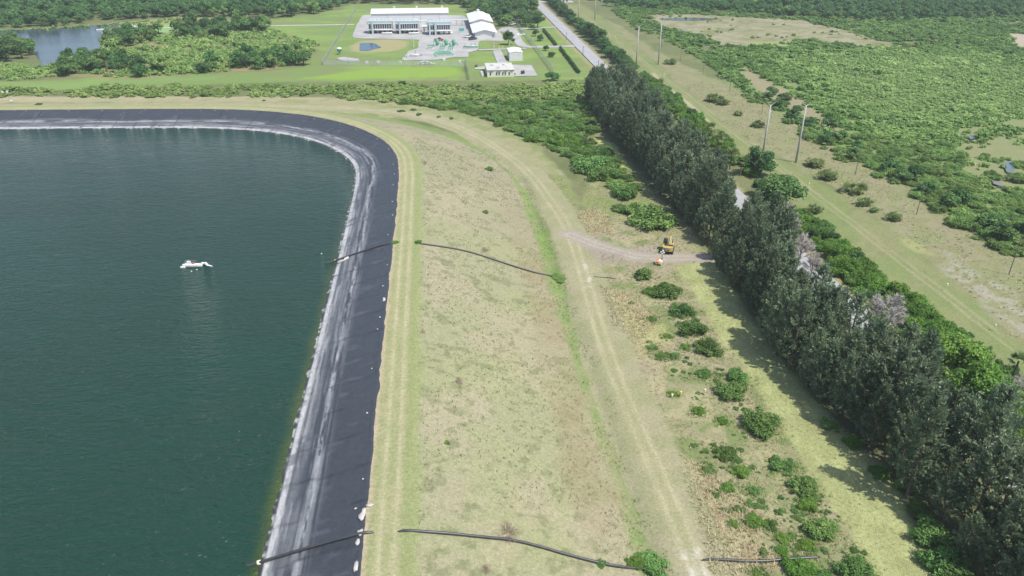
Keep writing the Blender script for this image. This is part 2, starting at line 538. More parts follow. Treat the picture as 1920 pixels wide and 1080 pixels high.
# straw patches
for k, pl in enumerate([
        [(1078, 396), (1120, 392), (1145, 410), (1150, 435), (1100, 436)],
        [(1275, 850), (1330, 880), (1390, 930), (1440, 980), (1420, 1020), (1480, 1045), (1440, 1080), (1335, 1080), (1315, 1000)],
        [(1125, 535), (1190, 555), (1240, 600), (1200, 640), (1150, 610)],
        [(1170, 640), (1230, 625), (1250, 650), (1200, 672)]]):
    m = region(pl, 1, 1.6, 3, 61 + k)
    paint(m, (.34, .30, .175), .8)
    paint(m * patches(2.2, .48, .62, 71 + k), (.25, .185, .115), .6)
for k, pl in enumerate([[(1150, 555), (1240, 610), (1260, 640), (1210, 640), (1165, 600)]]):
    paint(region(pl, 1.5, 2, 4, 75 + k), (.34, .34, .15), .6)
# mown strip beside the pines
MOWN = [(1262, 500), (1345, 488), (1370, 530), (1440, 640), (1545, 770), (1660, 880), (1720, 980), (1790, 1110), (1645, 1110), (1600, 1000), (1540, 920), (1460, 790), (1440, 755), (1395, 690), (1345, 630), (1310, 560), (1280, 520)]
mw = region(MOWN, .7, .8, 4, 81)
paint(mw, (.270, .290, .130))
paint(mw * patches(3.5, .45, .62, 82, 4, 2.5), (.32, .34, .155), .8)
paint(mw * patches(2.0, .52, .66, 83), (.24, .25, .11), .6)
paint(region([(1110, 258), (1150, 268), (1185, 318), (1165, 312)], .8, 1, 5, 84), (.33, .36, .13))
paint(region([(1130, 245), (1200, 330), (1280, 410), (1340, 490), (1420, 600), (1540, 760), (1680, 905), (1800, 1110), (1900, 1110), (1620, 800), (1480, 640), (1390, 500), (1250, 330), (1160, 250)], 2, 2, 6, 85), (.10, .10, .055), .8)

# powerline corridor on the right
cor = region(CORR, 1.5, 2, 9, 91)
paint(cor, (.165, .200, .078))
paint(cor * patches(9, .42, .62, 92, 4, 1.5), (.205, .205, .10), .7)
paint(cor * patches(2.5, .54, .68, 93), (.15, .18, .07), .5)
bnd = region(BAND, 1.5, 2.5, 7, 94)
paint(bnd, (.195, .195, .098))
paint(bnd * patches(7, .45, .62, 95), (.19, .21, .095), .7)
paint(bnd * patches(2.6, .5, .64, 96), (.25, .222, .142), .55)
paint(region([(1775, 470), (1850, 520), (1920, 560), (1960, 640), (1900, 620), (1820, 550), (1760, 500)], 2, 2.5, 6, 97) * patches(1.8, .42, .6, 98), (.29, .275, .215), .8)
paint(region([(1690, 440), (1740, 470), (1760, 480), (1720, 476), (1690, 455)], .8, .8, 3, 99), (.27, .29, .12), .6)
for k, off in enumerate((104.4, 106.2)):
    paint(stripe([(off, 60), (off, 640)], .3, .3, .35, 12, 100 + k, True), (.30, .27, .17), .55)
paint(stripe([(100.5, 262), (102, 300), (101, 330), (103, 352)], 1.0, .6, .6, 7, 104, True), (.38, .31, .21), .7)
# verge of the paved road
paint(stripe([(81.6, 20), (81.6, 640)], 5.6, 1.2, 1.0, 8, 106, True), (.27, .24, .13), .85)

# the embankment itself, by distance from the liner edge
s = (GD > 5.4) & (GD < 36)
m = sstep(5.2, 6.2, GD) * sstep(36.5, 33.5, GD)
nearf = sstep(190, 110, GY + wobble(GX, GY, 25, 30, 111))
paint(m, (.262, .242, .162))
paint(m * nearf, (.258, .262, .150), .9)
paint(m * patches(11, .42, .60, 112) * (.35 + .65 * nearf), (.262, .272, .138), .55)
paint(m * patches(13, .50, .66, 113), (.300, .270, .180), .7)
paint(m * patches(1.6, .58, .70, 114, 3), (.155, .17, .085), .7)
paint(m * patches(.9, .62, .72, 115, 2), (.22, .225, .12), .5)
foot = sstep(25.5, 28.5, GD + wobble(GX, GY, 1.8, 8, 116)) * sstep(36, 34, GD) * sstep(60, 80, GY) * sstep(215, 150, GY)
paint(foot * (.45 + .55 * patches(6, .4, .6, 117)), (.235, .195, .115), .6)
# crest: edge, grass, two wheel ruts
cr = sstep(-.6, 0, GD) * sstep(6.6, 5.4, GD + wobble(GX, GY, .4, 4, 121))
paint(cr, (.238, .250, .122))
paint(cr * patches(2, .45, .65, 122, 4), (.285, .275, .15), .6)
paint(sstep(4.3, 5.0, GD) * sstep(7.4, 6.0, GD + wobble(GX, GY, .7, 4, 123)), (.215, .245, .105), .75)
paint(sstep(-.6, 0, GD) * sstep(1.1, .5, GD + wobble(GX, GY, .35, 2, 124)), (.38, .31, .22), .75)
for c in (2.15, 3.95):
    paint(np.exp(-((GD - c + wobble(GX, GY, .12, 9, 125)) / .36) ** 2) * (.6 + .4 * patches(3, .35, .55, 126)), (.38, .35, .22), .75)
# ditch
dt = sstep(32.6, 34.6, GD + wobble(GX, GY, .8, 7, 131)) * sstep(38.6, 37.2, GD + wobble(GX, GY, .6, 5, 132))
paint(dt, (.205, .225, .105), .8)
paint(dt * patches(2.6, .44, .58, 133), (.135, .21, .06), .6)
paint(sstep(33.8, 34.8, GD) * sstep(38, 36, GD) * sstep(120, 150, GY) * patches(9, .3, .5, 134), (.165, .245, .068), .7)
# service road: mown shoulders, two ruts
DIRT = [(31, 20), (29.8, 62), (29.9, 80), (29.2, 97), (29.2, 115), (30.3, 135), (31.4, 156), (32.0, 172), (30.4, 190), (27.1, 218), (19.6, 243), (9.6, 266), (-3.8, 285), (-30, 300), (-70, 308), (-150, 315), (-400, 325)]
DIRT = [tuple(p) for p in chaikin(DIRT, 2)]
dd = np.full(len(GX), 1e3)
sel = (GD > 28) & (GD < 60) & (GY < 340)
dd[sel] = seg_dist(GX[sel], GY[sel], resample(np.array(DIRT), 5))
paint(sstep(5.4, 4.4, dd + wobble(GX, GY, .5, 6, 141)), (.245, .245, .135))
paint(sstep(5.4, 4.4, dd + wobble(GX, GY, .5, 6, 141)) * patches(4, .45, .62, 142), (.285, .265, .165), .7)
ruts = np.exp(-((np.abs(dd) - .95 + wobble(GX, GY, .2, 6, 143)) / .42) ** 2)
paint(ruts * (.55 + .45 * patches(4, .35, .6, 144)), (.375, .34, .22), .75)
paint(sstep(.8, .2, dd) * .5, (.27, .27, .14), .6)
for pl in ([(1088, 490), (1103, 488), (1112, 520), (1106, 548), (1096, 530)], [(1276, 1036), (1312, 1030), (1340, 1110), (1288, 1110)]):
    paint(region(pl, .8, 1.0, 2.5, 145) * patches(1.2, .38, .56, 146) * (.25 + .75 * ruts), (.47, .45, .39), .85)
# side track to the pines
SIDE = G2([(1068, 440), (1085, 446), (1110, 456), (1150, 469), (1190, 480), (1240, 484), (1300, 483), (1350, 486), (1400, 492)])
sd_ = np.full(len(GX), 1e3)
sel = (GY > 140) & (GY < 185) & (GX > 20) & (GX < 80)
sd_[sel] = seg_dist(GX[sel], GY[sel], SIDE)
paint(sstep(3.6, 1.6, sd_ + wobble(GX, GY, .9, 5, 151)), (.285, .252, .205), .95)
paint(np.exp(-((sd_ - .9) / .35) ** 2), (.36, .325, .27), .7)
paint(region([(1100, 465), (1160, 478), (1180, 495), (1120, 494)], 1, 1.5, 4, 152), (.255, .22, .18), .8)
paint(region([(1190, 462), (1230, 458), (1232, 472), (1200, 474)], 1, 1, 4, 153), (.30, .25, .215), .8)

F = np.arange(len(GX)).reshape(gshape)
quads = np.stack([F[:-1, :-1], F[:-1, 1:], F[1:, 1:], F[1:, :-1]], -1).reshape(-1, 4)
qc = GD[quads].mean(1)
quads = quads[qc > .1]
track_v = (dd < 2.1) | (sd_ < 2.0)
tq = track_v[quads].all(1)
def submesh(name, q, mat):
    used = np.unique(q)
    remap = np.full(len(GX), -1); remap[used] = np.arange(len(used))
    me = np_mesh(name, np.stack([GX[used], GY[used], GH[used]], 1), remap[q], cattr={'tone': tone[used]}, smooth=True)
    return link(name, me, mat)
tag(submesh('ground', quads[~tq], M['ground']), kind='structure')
tag(submesh('dirt_track', quads[tq], M['ground']), kind='structure')

# ================================================================== LINER AND WATER
e = resample(EDGE, .4)
tn = np.gradient(e, axis=0); tn /= np.linalg.norm(tn, axis=1)[:, None]
nrm = np.stack([-tn[:, 1], tn[:, 0]], 1)             # towards the water (edge runs away from the camera, water on its left)
arc = np.concatenate([[0], np.cumsum(np.hypot(*np.diff(e, axis=0).T))])
vis = (e[:, 1] > 30) & (e[:, 0] > -300)
e, nrm, arc = e[vis], nrm[vis], arc[vis]
rows = np.concatenate([[-.35, -.1], np.arange(.2, 13.2, .22), [13.6, 14.5, 16]])
A, R = np.meshgrid(arc, rows, indexing='ij')
edge_w = wobble(A, A * 0, .22, 5, 201) + wobble(A, A * 0, .14, 1.6, 202)
Rw = R + np.where(R < .3, edge_w, 0) - np.where((R > 11), wobble(A, A * 0, .35, 3, 203), 0) * 0
LX = e[:, 0][:, None] + nrm[:, 0][:, None] * Rw
LY = e[:, 1][:, None] + nrm[:, 1][:, None] * Rw
LZ = BERM_Z + .05 - np.maximum(R, 0) * .286
wr = (fbm(A, R * 2.5, 3, 3, 205) - .5) * .16 + .10 * np.exp(-((R - 10.2 - wobble(A, A * 0, .5, 9, 206)) / .35) ** 2) + .07 * np.exp(-((R - 8.6 - wobble(A, A * 0, .7, 13, 207)) / .3) ** 2)
seam = np.exp(-(((A + wobble(A, R, .5, 6, 208)) % 6.9 - 3.4) / .16) ** 2) * .07
LZ = LZ + np.where(R > .2, wr + seam, .04)
LZ = LZ + np.where(R > 11, wobble(A, R, .10, 1.3, 209), 0)
nA, nR = A.shape
lt = np.empty((nA * nR, 3)); lt[:] = (.042, .047, .055)
a_, r_ = A.ravel(), R.ravel()
def lp(m, c, k=1.0):
    mm = (np.clip(m, 0, 1) * k)[:, None]; lt[:] = lt * (1 - mm) + np.array(c) * mm
wv = wobble(a_, r_ * 0, .8, 22, 211)
streak = fbm(a_, r_ * 26, 9, 4, 212)
lp(sstep(5.0, 7.0, r_ + wv) * sstep(.38, .62, streak), (.18, .187, .195), .9)
lp(sstep(8.0, 9.2, r_ + wv * .6), (.085, .09, .10), .7)
lp(sstep(8.8, 10.4, r_ + wv * .5) * sstep(.42, .60, fbm(a_, r_ * 20, 6, 4, 213)), (.30, .30, .30), .8)
lp(sstep(6.6, 7.0, r_ + wv) * sstep(7.6, 7.2, r_ + wv) * sstep(.42, .62, fbm(a_, r_ * 9, 3, 4, 214)), (.32, .32, .33), .8)
lp(sstep(10.5, 10.9, r_ + wv * .25) * sstep(11.7, 11.5, r_), (.43, .43, .42), .92)
lp(sstep(10.6, 11.0, r_) * sstep(.52, .62, fbm(a_, r_ * 3, 1.2, 3, 215)), (.22, .22, .22), .6)
lp(sstep(11.45, 11.7, r_ + wobble(a_, r_ * 0, .1, 1, 216)), (.028, .03, .028), .95)
lp(sstep(11.5, 11.8, r_) * sstep(.60, .68, fbm(a_, r_, .9, 2, 217)), (.40, .40, .37), .8)
lp(sstep(.5, 1.5, r_) * sstep(.66, .74, fbm(a_ * 3, r_, 5, 4, 218)), (.075, .078, .088), .7)
lp(np.exp(-(((a_ + wobble(a_, r_, .5, 6, 208)) % 6.9 - 3.4) / .2) ** 2) * sstep(.35, .6, fbm(a_, r_, 6, 2, 219)), (.02, .02, .022), .7)
idx = np.arange(nA * nR).reshape(nA, nR)
lq = np.stack([idx[:-1, :-1], idx[:-1, 1:], idx[1:, 1:], idx[1:, :-1]], -1).reshape(-1, 4)
tag(link('reservoir_liner', np_mesh('reservoir_liner', np.stack([LX.ravel(), LY.ravel(), LZ.ravel()], 1), lq, cattr={'tone': lt}, smooth=True), M['liner']), kind='structure')

def water_mat(name, stretch=(1, 1), scale=.42, strength=1.0, rough=.06, dist=.85):
    m, nt, b, out = nodes_of(name)
    N, L = nt.nodes, nt.links
    at = N.new('ShaderNodeAttribute'); at.attribute_name = 'tone'
    L.new(at.outputs['Color'], b.inputs['Base Color'])
    b.inputs['Roughness'].default_value = rough
    b.inputs['IOR'].default_value = 1.333
    b.inputs['Specular IOR Level'].default_value = .55
    tc = N.new('ShaderNodeTexCoord')
    hs = []
    for sc, rot, st, w in ((scale, .5, 3.2, 1.0), (scale * 2.3, .8, 2.4, .55), (scale * .28, .3, 2.0, .9)):
        mp = N.new('ShaderNodeMapping'); mp.inputs['Rotation'].default_value = (0, 0, rot); mp.inputs['Scale'].default_value = (sc, sc * st, sc)
        nz = N.new('ShaderNodeTexNoise'); nz.inputs['Detail'].default_value = 3; nz.inputs['Scale'].default_value = 1.0; nz.inputs['Distortion'].default_value = .6
        L.new(tc.outputs['Object'], mp.inputs['Vector']); L.new(mp.outputs[0], nz.inputs['Vector'])
        ml = N.new('ShaderNodeMath'); ml.operation = 'MULTIPLY'; ml.inputs[1].default_value = w
        L.new(nz.outputs[0], ml.inputs[0]); hs.append(ml)
    ad = N.new('ShaderNodeMath'); L.new(hs[0].outputs[0], ad.inputs[0]); L.new(hs[1].outputs[0], ad.inputs[1])
    a2 = N.new('ShaderNodeMath'); L.new(ad.outputs[0], a2.inputs[0]); L.new(hs[2].outputs[0], a2.inputs[1])
    bp = N.new('ShaderNodeBump'); bp.inputs['Strength'].default_value = strength; bp.inputs['Distance'].default_value = dist
    # gusts: ripples stand higher in some drifts than in others
    mg = N.new('ShaderNodeMapping'); mg.inputs['Rotation'].default_value = (0, 0, .6); mg.inputs['Scale'].default_value = (.018, .05, .02)
    ng = N.new('ShaderNodeTexNoise'); ng.inputs['Scale'].default_value = 1.0; ng.inputs['Detail'].default_value = 4
    L.new(tc.outputs['Object'], mg.inputs['Vector']); L.new(mg.outputs[0], ng.inputs['Vector'])
    rg = N.new('ShaderNodeMapRange'); rg.inputs['From Min'].default_value = .35; rg.inputs['From Max'].default_value = .65
    rg.inputs['To Min'].default_value = strength * .55; rg.inputs['To Max'].default_value = strength
    L.new(ng.outputs[0], rg.inputs['Value']); L.new(rg.outputs[0], bp.inputs['Strength'])
    L.new(a2.outputs[0], bp.inputs['Height']); L.new(bp.outputs[0], b.inputs['Normal'])
    return m

wx = axis([(-420, -80, 6, 2), (-80, -10, 1.0, .5)]); wy = axis([(20, 200, 1.5, 1.5), (200, 285, 1.0, 1.0)])
WX, WY = np.meshgrid(wx, wy); ws_ = WX.shape; WX, WY = WX.ravel(), WY.ravel()
WD = edge_d(WX, WY)
wt = np.empty((len(WX), 3)); wt[:] = (.0085, .038, .0235)
shallow = sstep(-14.4, -11.6, WD + wobble(WX, WY, .5, 5, 221))
near = sstep(190, 70, WY)[:, None]
k = (shallow ** 1.6)[:, None]
wt = wt * (1 - k) + (np.array((.055, .080, .016)) * near + np.array((.03, .055, .03)) * (1 - near)) * k
wi = np.arange(len(WX)).reshape(ws_)
wq = np.stack([wi[:-1, :-1], wi[:-1, 1:], wi[1:, 1:], wi[1:, :-1]], -1).reshape(-1, 4)
wq = wq[WD[wq].min(1) < -9.5]
M['water'] = water_mat('green_reservoir_water')
tag(link('reservoir_water', np_mesh('reservoir_water', np.stack([WX, WY, np.full(len(WX), WATER_Z)], 1), wq, cattr={'tone': wt}, smooth=True), M['water']), kind='structure')

def flat_poly(name, pts, z, material, kind='structure', tone_c=None):
    me = bpy.data.meshes.new(name)
    bm = bmesh.new()
    f = bm.faces.new([bm.verts.new((x, y, z)) for x, y in pts])
    bmesh.ops.recalc_face_normals(bm, faces=bm.faces)
    if f.normal.z < 0: f.normal_flip()
    bmesh.ops.triangulate(bm, faces=bm.faces)
    bm.to_mesh(me); bm.free()
    if tone_c is not None:
        a = me.attributes.new('tone', 'FLOAT_COLOR', 'POINT')
        a.data.foreach_set('color', np.tile(np.array([*tone_c, 1], np.float32), len(me.vertices)))
    o = link(name, me, material)
    if kind: tag(o, kind=kind)
    return o

def rag(pts, step=3.0, amp=1.0, seed=1):
    """closed outline with a natural wavering edge"""
    p = resample(np.array(list(pts) + [pts[0]]), step)[:-1]
    w = np.stack([wobble(p[:, 0], p[:, 1], amp, step * 3, seed), wobble(p[:, 0], p[:, 1], amp, step * 3, seed + 7)], 1)
    return [tuple(q) for q in p + w]

M['lake'] = water_mat('grey_blue_lake_water', scale=.3, strength=.3, rough=.12, dist=.3)
LAKE = [(-260, 64), (-100, 62), (0, 57), (67, 55), (183, 47.5), (213, 45.5), (232, 47), (205, 54), (193, 67), (190, 90), (173, 97), (133, 107), (107, 120), (80, 125), (72, 110), (63, 100), (63, 87), (17, 79), (-100, 80), (-260, 84)]
lk = rag([tuple(plane_point(u, v)) for u, v in LAKE], 4, 1.5, 231)
flat_poly('lake', lk, .14, M['lake'], tone_c=(.05, .07, .085))
for pl, c in (([(674, 82), (679, 80.6), (701, 81), (715, 89), (701, 92), (691, 95.6), (674, 95.6)], (.03, .07, .12)),
              ([(1256, 55), (1275, 55), (1290, 60), (1290, 65), (1272, 64), (1258, 60)], (.06, .09, .11)),
              ([(1236, 35), (1300, 33.5), (1350, 35), (1340, 38), (1290, 39.5), (1240, 38)], (.028, .032, .018)),
              ([(422, 93), (436, 88), (450, 90), (445, 96), (425, 99)], (.01, .012, .01)),
              ([(1815, 255), (1835, 257), (1828, 264), (1812, 262)], (.10, .12, .13)),
              ([(1882, 308), (1898, 302), (1902, 318), (1892, 330), (1882, 322)], (.10, .13, .15)),
              ([(1856, 340), (1876, 346), (1880, 354), (1862, 350)], (.16, .15, .14))):
    flat_poly('pond', rag([tuple(plane_point(u, v)) for u, v in pl], 3, .8, 233), .5 if pl[0][1] > 200 else .13, M['lake'], tone_c=c)

# ================================================================== ROADS AND PADS
def ribbon(name, pts, width, z, material, step=3.0, drape=False, ragged=.0, seed=3):
    p = resample(np.array(pts, float), step)
    t = np.gradient(p, axis=0); t /= np.linalg.norm(t, axis=1)[:, None]
    n = np.stack([-t[:, 1], t[:, 0]], 1)
    offs = np.array([-.5, -.25, 0, .25, .5]) * width
    V = p[:, None, :] + n[:, None, :] * offs[None, :, None]
    if ragged:
        V[:, 0] += n * wobble(p[:, 0], p[:, 1], ragged, 4, seed)[:, None]; V[:, -1] += n * wobble(p[:, 0], p[:, 1], ragged, 4, seed + 5)[:, None]
    Z = np.full(V.shape[:2], z) + np.array([-.05, .02, .05, .02, -.05])[None]
    if drape: Z = Z + height(V[..., 0].ravel(), V[..., 1].ravel()).reshape(Z.shape)
    V = np.concatenate([V, Z[..., None]], -1)
    k = np.arange(V.shape[0] * 5).reshape(-1, 5)
    q = np.stack([k[:-1, :-1], k[:-1, 1:], k[1:, 1:], k[1:, :-1]], -1).reshape(-1, 4)[:, ::-1]
    return tag(link(name, np_mesh(name, V.reshape(-1, 3), q, smooth=True), material), kind='structure')

ribbon('road', [(81.6, 20), (81.6, 900)], 6.6, .42, M['asphalt'], ragged=.15)
P0 = lambda pts: [tuple(plane_point(u, v)) for u, v in pts]
flat_poly('yard', rag(P0([(679, 29.5), (692, 27.5), (868, 29), (879, 38), (884, 56), (936, 57), (944, 72), (946, 77), (900, 76.5), (896, 84), (897, 94), (878, 99), (879, 107.5), (845, 107.8), (835, 110.6), (815, 113), (754, 114), (754, 110), (764, 100), (765, 96), (784, 91), (786, 75), (675, 72.5), (662, 71), (661, 67), (670, 46)]), 4, .4, 240), .16, M['gravel'])
ribbon('driveway', P0([(938, 60), (950, 52), (960, 54), (966, 64), (970, 76), (980, 86), (992, 88.5), (1040, 88), (1078, 86.5)]), 5.5, .21, M['gravel'])
ribbon('driveway', P0([(960, 55), (1000, 54), (1046, 51)]), 4, .27, M['gravel'])
ribbon('driveway', P0([(897, 94.5), (940, 93), (986, 91.5)]), 3.2, .31, M['gravel'])
flat_poly('driveway', P0([(923.5, 95.6), (939, 94.5), (952, 119.5), (932.6, 119.9)]), .26, M['gravel'])
flat_poly('car_park', P0([(957, 122), (996, 122.5), (1008, 142.5), (966, 144)]), .22, M['gravel'])
flat_poly('path', P0([(890, 127), (911, 124), (911, 130), (890, 130.5)]), .2, M['gravel'])
flat_poly('path', P0([(645, 107), (672, 111), (674, 116), (646, 116), (630, 110)]), .2, M['gravel'])
flat_poly('path', P0([(783, 119), (816, 118), (817, 121), (784, 121.5)]), .2, M['gravel'])
ribbon('path', P0([(300, 53), (425, 50.5), (540, 48), (664, 46.5)]), 3.0, .2, M['limerock'])
ribbon('path', P0([(985, 3.2), (1030, 3.6), (1075, 4)]), 6, .2, M['limerock'])
flat_poly('path', rag(P0([(225, 51.5), (262, 49), (268, 52), (240, 55)]), 3, .6, 241), .2, M['gravel'])
flat_poly('path', rag(P0([(395, 34), (425, 35), (424, 41), (400, 40)]), 3, .6, 242), .2, M['gravel'])

# ================================================================== VEGETATION
def unit(v):
    return v / (np.linalg.norm(v, axis=-1, keepdims=True) + 1e-9)

def ico(sub):
    bm = bmesh.new(); bmesh.ops.create_icosphere(bm, subdivisions=sub, radius=1.0)
    V = np.array([v.co[:] for v in bm.verts]); T = np.array([[v.index for v in f.verts] for f in bm.faces]); bm.free()
    return V, T
ICO1, ICO2 = ico(1), ico(2)

def leaf_cloud(rng, lobes, n, size, aspect=.8, up=.35, shell=.30, jitter=.65):
    """n leaf clusters spread through the outer part of a set of lobes; returns verts, quads, tint"""
    L = np.array(lobes, float)
    c, r = L[:, :3], L[:, 3:6]
    w = (r[:, 0] * r[:, 1] + r[:, 0] * r[:, 2] + r[:, 1] * r[:, 2]); w /= w.sum()
    lobe_t = rng.random(len(L))
    N = int(n * 1.7)
    k = rng.choice(len(L), N, p=w)
    d = unit(rng.normal(size=(N, 3)))
    fl = (d[:, 2] < -.25) & (rng.random(N) < .7)
    d[fl, 2] *= -1
    rad = 1 - shell * rng.random(N) ** 1.5 + .10 * rng.normal(size=N) * .8
    p = c[k] + d * r[k] * rad[:, None]
    # drop clusters buried deep inside another lobe
    keep = np.ones(N, bool)
    for i in range(len(L)):
        q = np.linalg.norm((p - c[i]) / r[i], axis=1)
        keep &= ~((q < .62) & (k != i))
    keep &= p[:, 2] > .05
    p, d, k = p[keep][:n], d[keep][:n], k[keep][:n]
    N = len(p)
    nn = unit(d / r[k] * r[k].mean() + jitter * rng.normal(size=(N, 3)) + np.array([0, 0, up]))
    a = unit(np.cross(nn, rng.normal(size=(N, 3)))); b = np.cross(nn, a)
    s = (size[0] + (size[1] - size[0]) * rng.random(N) ** 1.6)[:, None]
    V = np.stack([p + a * s, p + b * s * aspect, p - a * s * .8, p - b * s * aspect], 1).reshape(-1, 3)
    Q = np.arange(4 * N).reshape(-1, 4)
    t = np.clip(.62 * rng.random(N) + .38 * lobe_t[k], 0, 1)
    return V, Q, np.repeat(t, 4)

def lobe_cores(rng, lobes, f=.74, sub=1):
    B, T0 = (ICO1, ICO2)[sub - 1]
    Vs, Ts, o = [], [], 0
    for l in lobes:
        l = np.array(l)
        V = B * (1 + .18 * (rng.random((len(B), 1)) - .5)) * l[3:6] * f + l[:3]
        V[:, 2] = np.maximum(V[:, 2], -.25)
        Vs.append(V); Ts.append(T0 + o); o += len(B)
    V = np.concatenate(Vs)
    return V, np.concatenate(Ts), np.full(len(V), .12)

def join(parts):
    """[(V, Q, T, tint)] -> one set of arrays"""
    V, Q, T, A, o = [], [], [], [], 0
    for v, q, t, a in parts:
        V.append(v); A.append(a)
        if q is not None and len(q): Q.append(q + o)
        if t is not None and len(t): T.append(t + o)
        o += len(v)
    return (np.concatenate(V), np.concatenate(Q) if Q else None, np.concatenate(T) if T else None, np.concatenate(A))

def tube_np(pts, radii, n=6):
    b = MB().tube(pts, list(radii), n)
    V = np.array(b.V)
    Q = np.array([f for f in b.F if len(f) == 4])
    return V, Q

def shrub_geo(seed, n, rad=1.0, h=.8, lobes=8, size=(.07, .14), core=True, flat=False, spiky=.0):
    """a rounded, uneven bush of unit-ish radius"""
    rng = np.random.default_rng(seed)
    L = []
    stretch = .75 + .5 * rng.random()
    for i in range(int(lobes * 1.7)):
        a = rng.random() * 6.28; q = rad * .80 * rng.random() ** .55
        rr = rad * (.15 + .25 * rng.random() ** 1.4)
        z = h * (.16 + .62 * rng.random()) * (1 - .55 * (q / rad) ** 2)
        L.append((q * math.cos(a), q * math.sin(a) * stretch, z, rr, rr, rr * (.6 + .5 * rng.random())))
    L.append((0, 0, h * .34, rad * .45, rad * .45 * stretch, h * .40))
    V, Q, t = leaf_cloud(rng, L, n, size, jitter=.8, shell=.45)
    if spiky:
        m = int(n * .2)
        d = unit(rng.normal(size=(m, 3)) * (1, 1, .5) + (0, 0, .5)); base = d * rad * (.55, .55, .55) * (1, 1, h)
        tip = base + d * spiky * (.5 + rng.random((m, 1)))
        s = unit(np.cross(d, rng.normal(size=(m, 3)))) * size[0] * .7
        V2 = np.stack([base + s, tip, tip, base - s], 1).reshape(-1, 3)
        V, Q, _, t = join([(V, Q, None, t), (V2, np.arange(4 * m).reshape(-1, 4), None, np.repeat(rng.random(m), 4))])
    P = [(V, Q, None, t)]
    if core:
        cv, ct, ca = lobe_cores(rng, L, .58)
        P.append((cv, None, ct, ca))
    return join(P)

def mesh_of(name, geo):
    V, Q, T, a = geo
    return np_mesh(name, V, Q, T, {'tint': a})

def merged(name, geos, places, material, zone_tint=None, seed=0):
    """one mesh of many plants for growth nobody could count; places rows: x y z scale squash rot tint_shift"""
    rng = np.random.default_rng(seed)
    Vs, Qs, Ts, As, o = [], [], [], [], 0
    for i, (x, y, z, s, q, rot, ts) in enumerate(places):
        V, Q, T, a = geos[rng.integers(len(geos))]
        c, si = math.cos(rot), math.sin(rot)
        W = np.empty_like(V)
        W[:, 0] = (V[:, 0] * c - V[:, 1] * si) * s + x
        W[:, 1] = (V[:, 0] * si + V[:, 1] * c) * s + y
        W[:, 2] = V[:, 2] * s * q + z
        Vs.append(W)
        if Q is not None: Qs.append(Q + o)
        if T is not None: Ts.append(T + o)
        As.append(np.clip(a * .75 + ts, 0, 1)); o += len(V)
    me = np_mesh(name, np.concatenate(Vs), np.concatenate(Qs) if Qs else None, np.concatenate(Ts) if Ts else None, {'tint': np.concatenate(As)})
    return link(name, me, material)

def scatter(poly, spacing, seed, world=False, jitter=.85, keep=None):
    """loose, even spread of places inside an outline"""
    pts = poly if world else P0(poly)
    a = np.array(pts); rng = np.random.default_rng(seed)
    xs = np.arange(a[:, 0].min(), a[:, 0].max() + spacing, spacing); ys = np.arange(a[:, 1].min(), a[:, 1].max() + spacing, spacing * .87)
    X, Y = np.meshgrid(xs, ys); X = X + (np.arange(len(ys)) % 2)[:, None] * spacing / 2
    X = X.ravel() + (rng.random(X.size) - .5) * spacing * jitter; Y = Y.ravel() + (rng.random(Y.size) - .5) * spacing * jitter
    k = inside(X, Y, pts)
    X, Y = X[k], Y[k]
    if keep is not None:
        k = keep(X, Y); X, Y = X[k], Y[k]
    return np.stack([X, Y], 1)

def in_view(x, y, margin=60):
    fwd = y * math.cos(YAW) + x * math.sin(YAW); rt = x * math.cos(YAW) - y * math.sin(YAW)
    depth = fwd * math.cos(PITCH) + CAMH * math.sin(PITCH)
    up = fwd * math.sin(PITCH) - CAMH * math.cos(PITCH)
    return (np.abs(rt * FPX / depth) < 960 + margin) & (up * FPX / depth > -540 - margin) & (up * FPX / depth < 540 + 80)

ORD = ['', 'first', 'second', 'third', 'fourth', 'fifth', 'sixth', 'seventh', 'eighth', 'ninth', 'tenth', 'eleventh', 'twelfth', 'thirteenth', 'fourteenth', 'fifteenth',
       'sixteenth', 'seventeenth', 'eighteenth', 'nineteenth', 'twentieth']
def ordn(n):
    if n <= 20: return ORD[n]
    tens = {2: 'twenty', 3: 'thirty', 4: 'forty', 5: 'fifty', 6: 'sixty'}[n // 10]
    return tens + '-' + ORD[n % 10] if n % 10 else {30: 'thirtieth', 40: 'fortieth', 50: 'fiftieth', 60: 'sixtieth'}.get(n, tens + 'th')

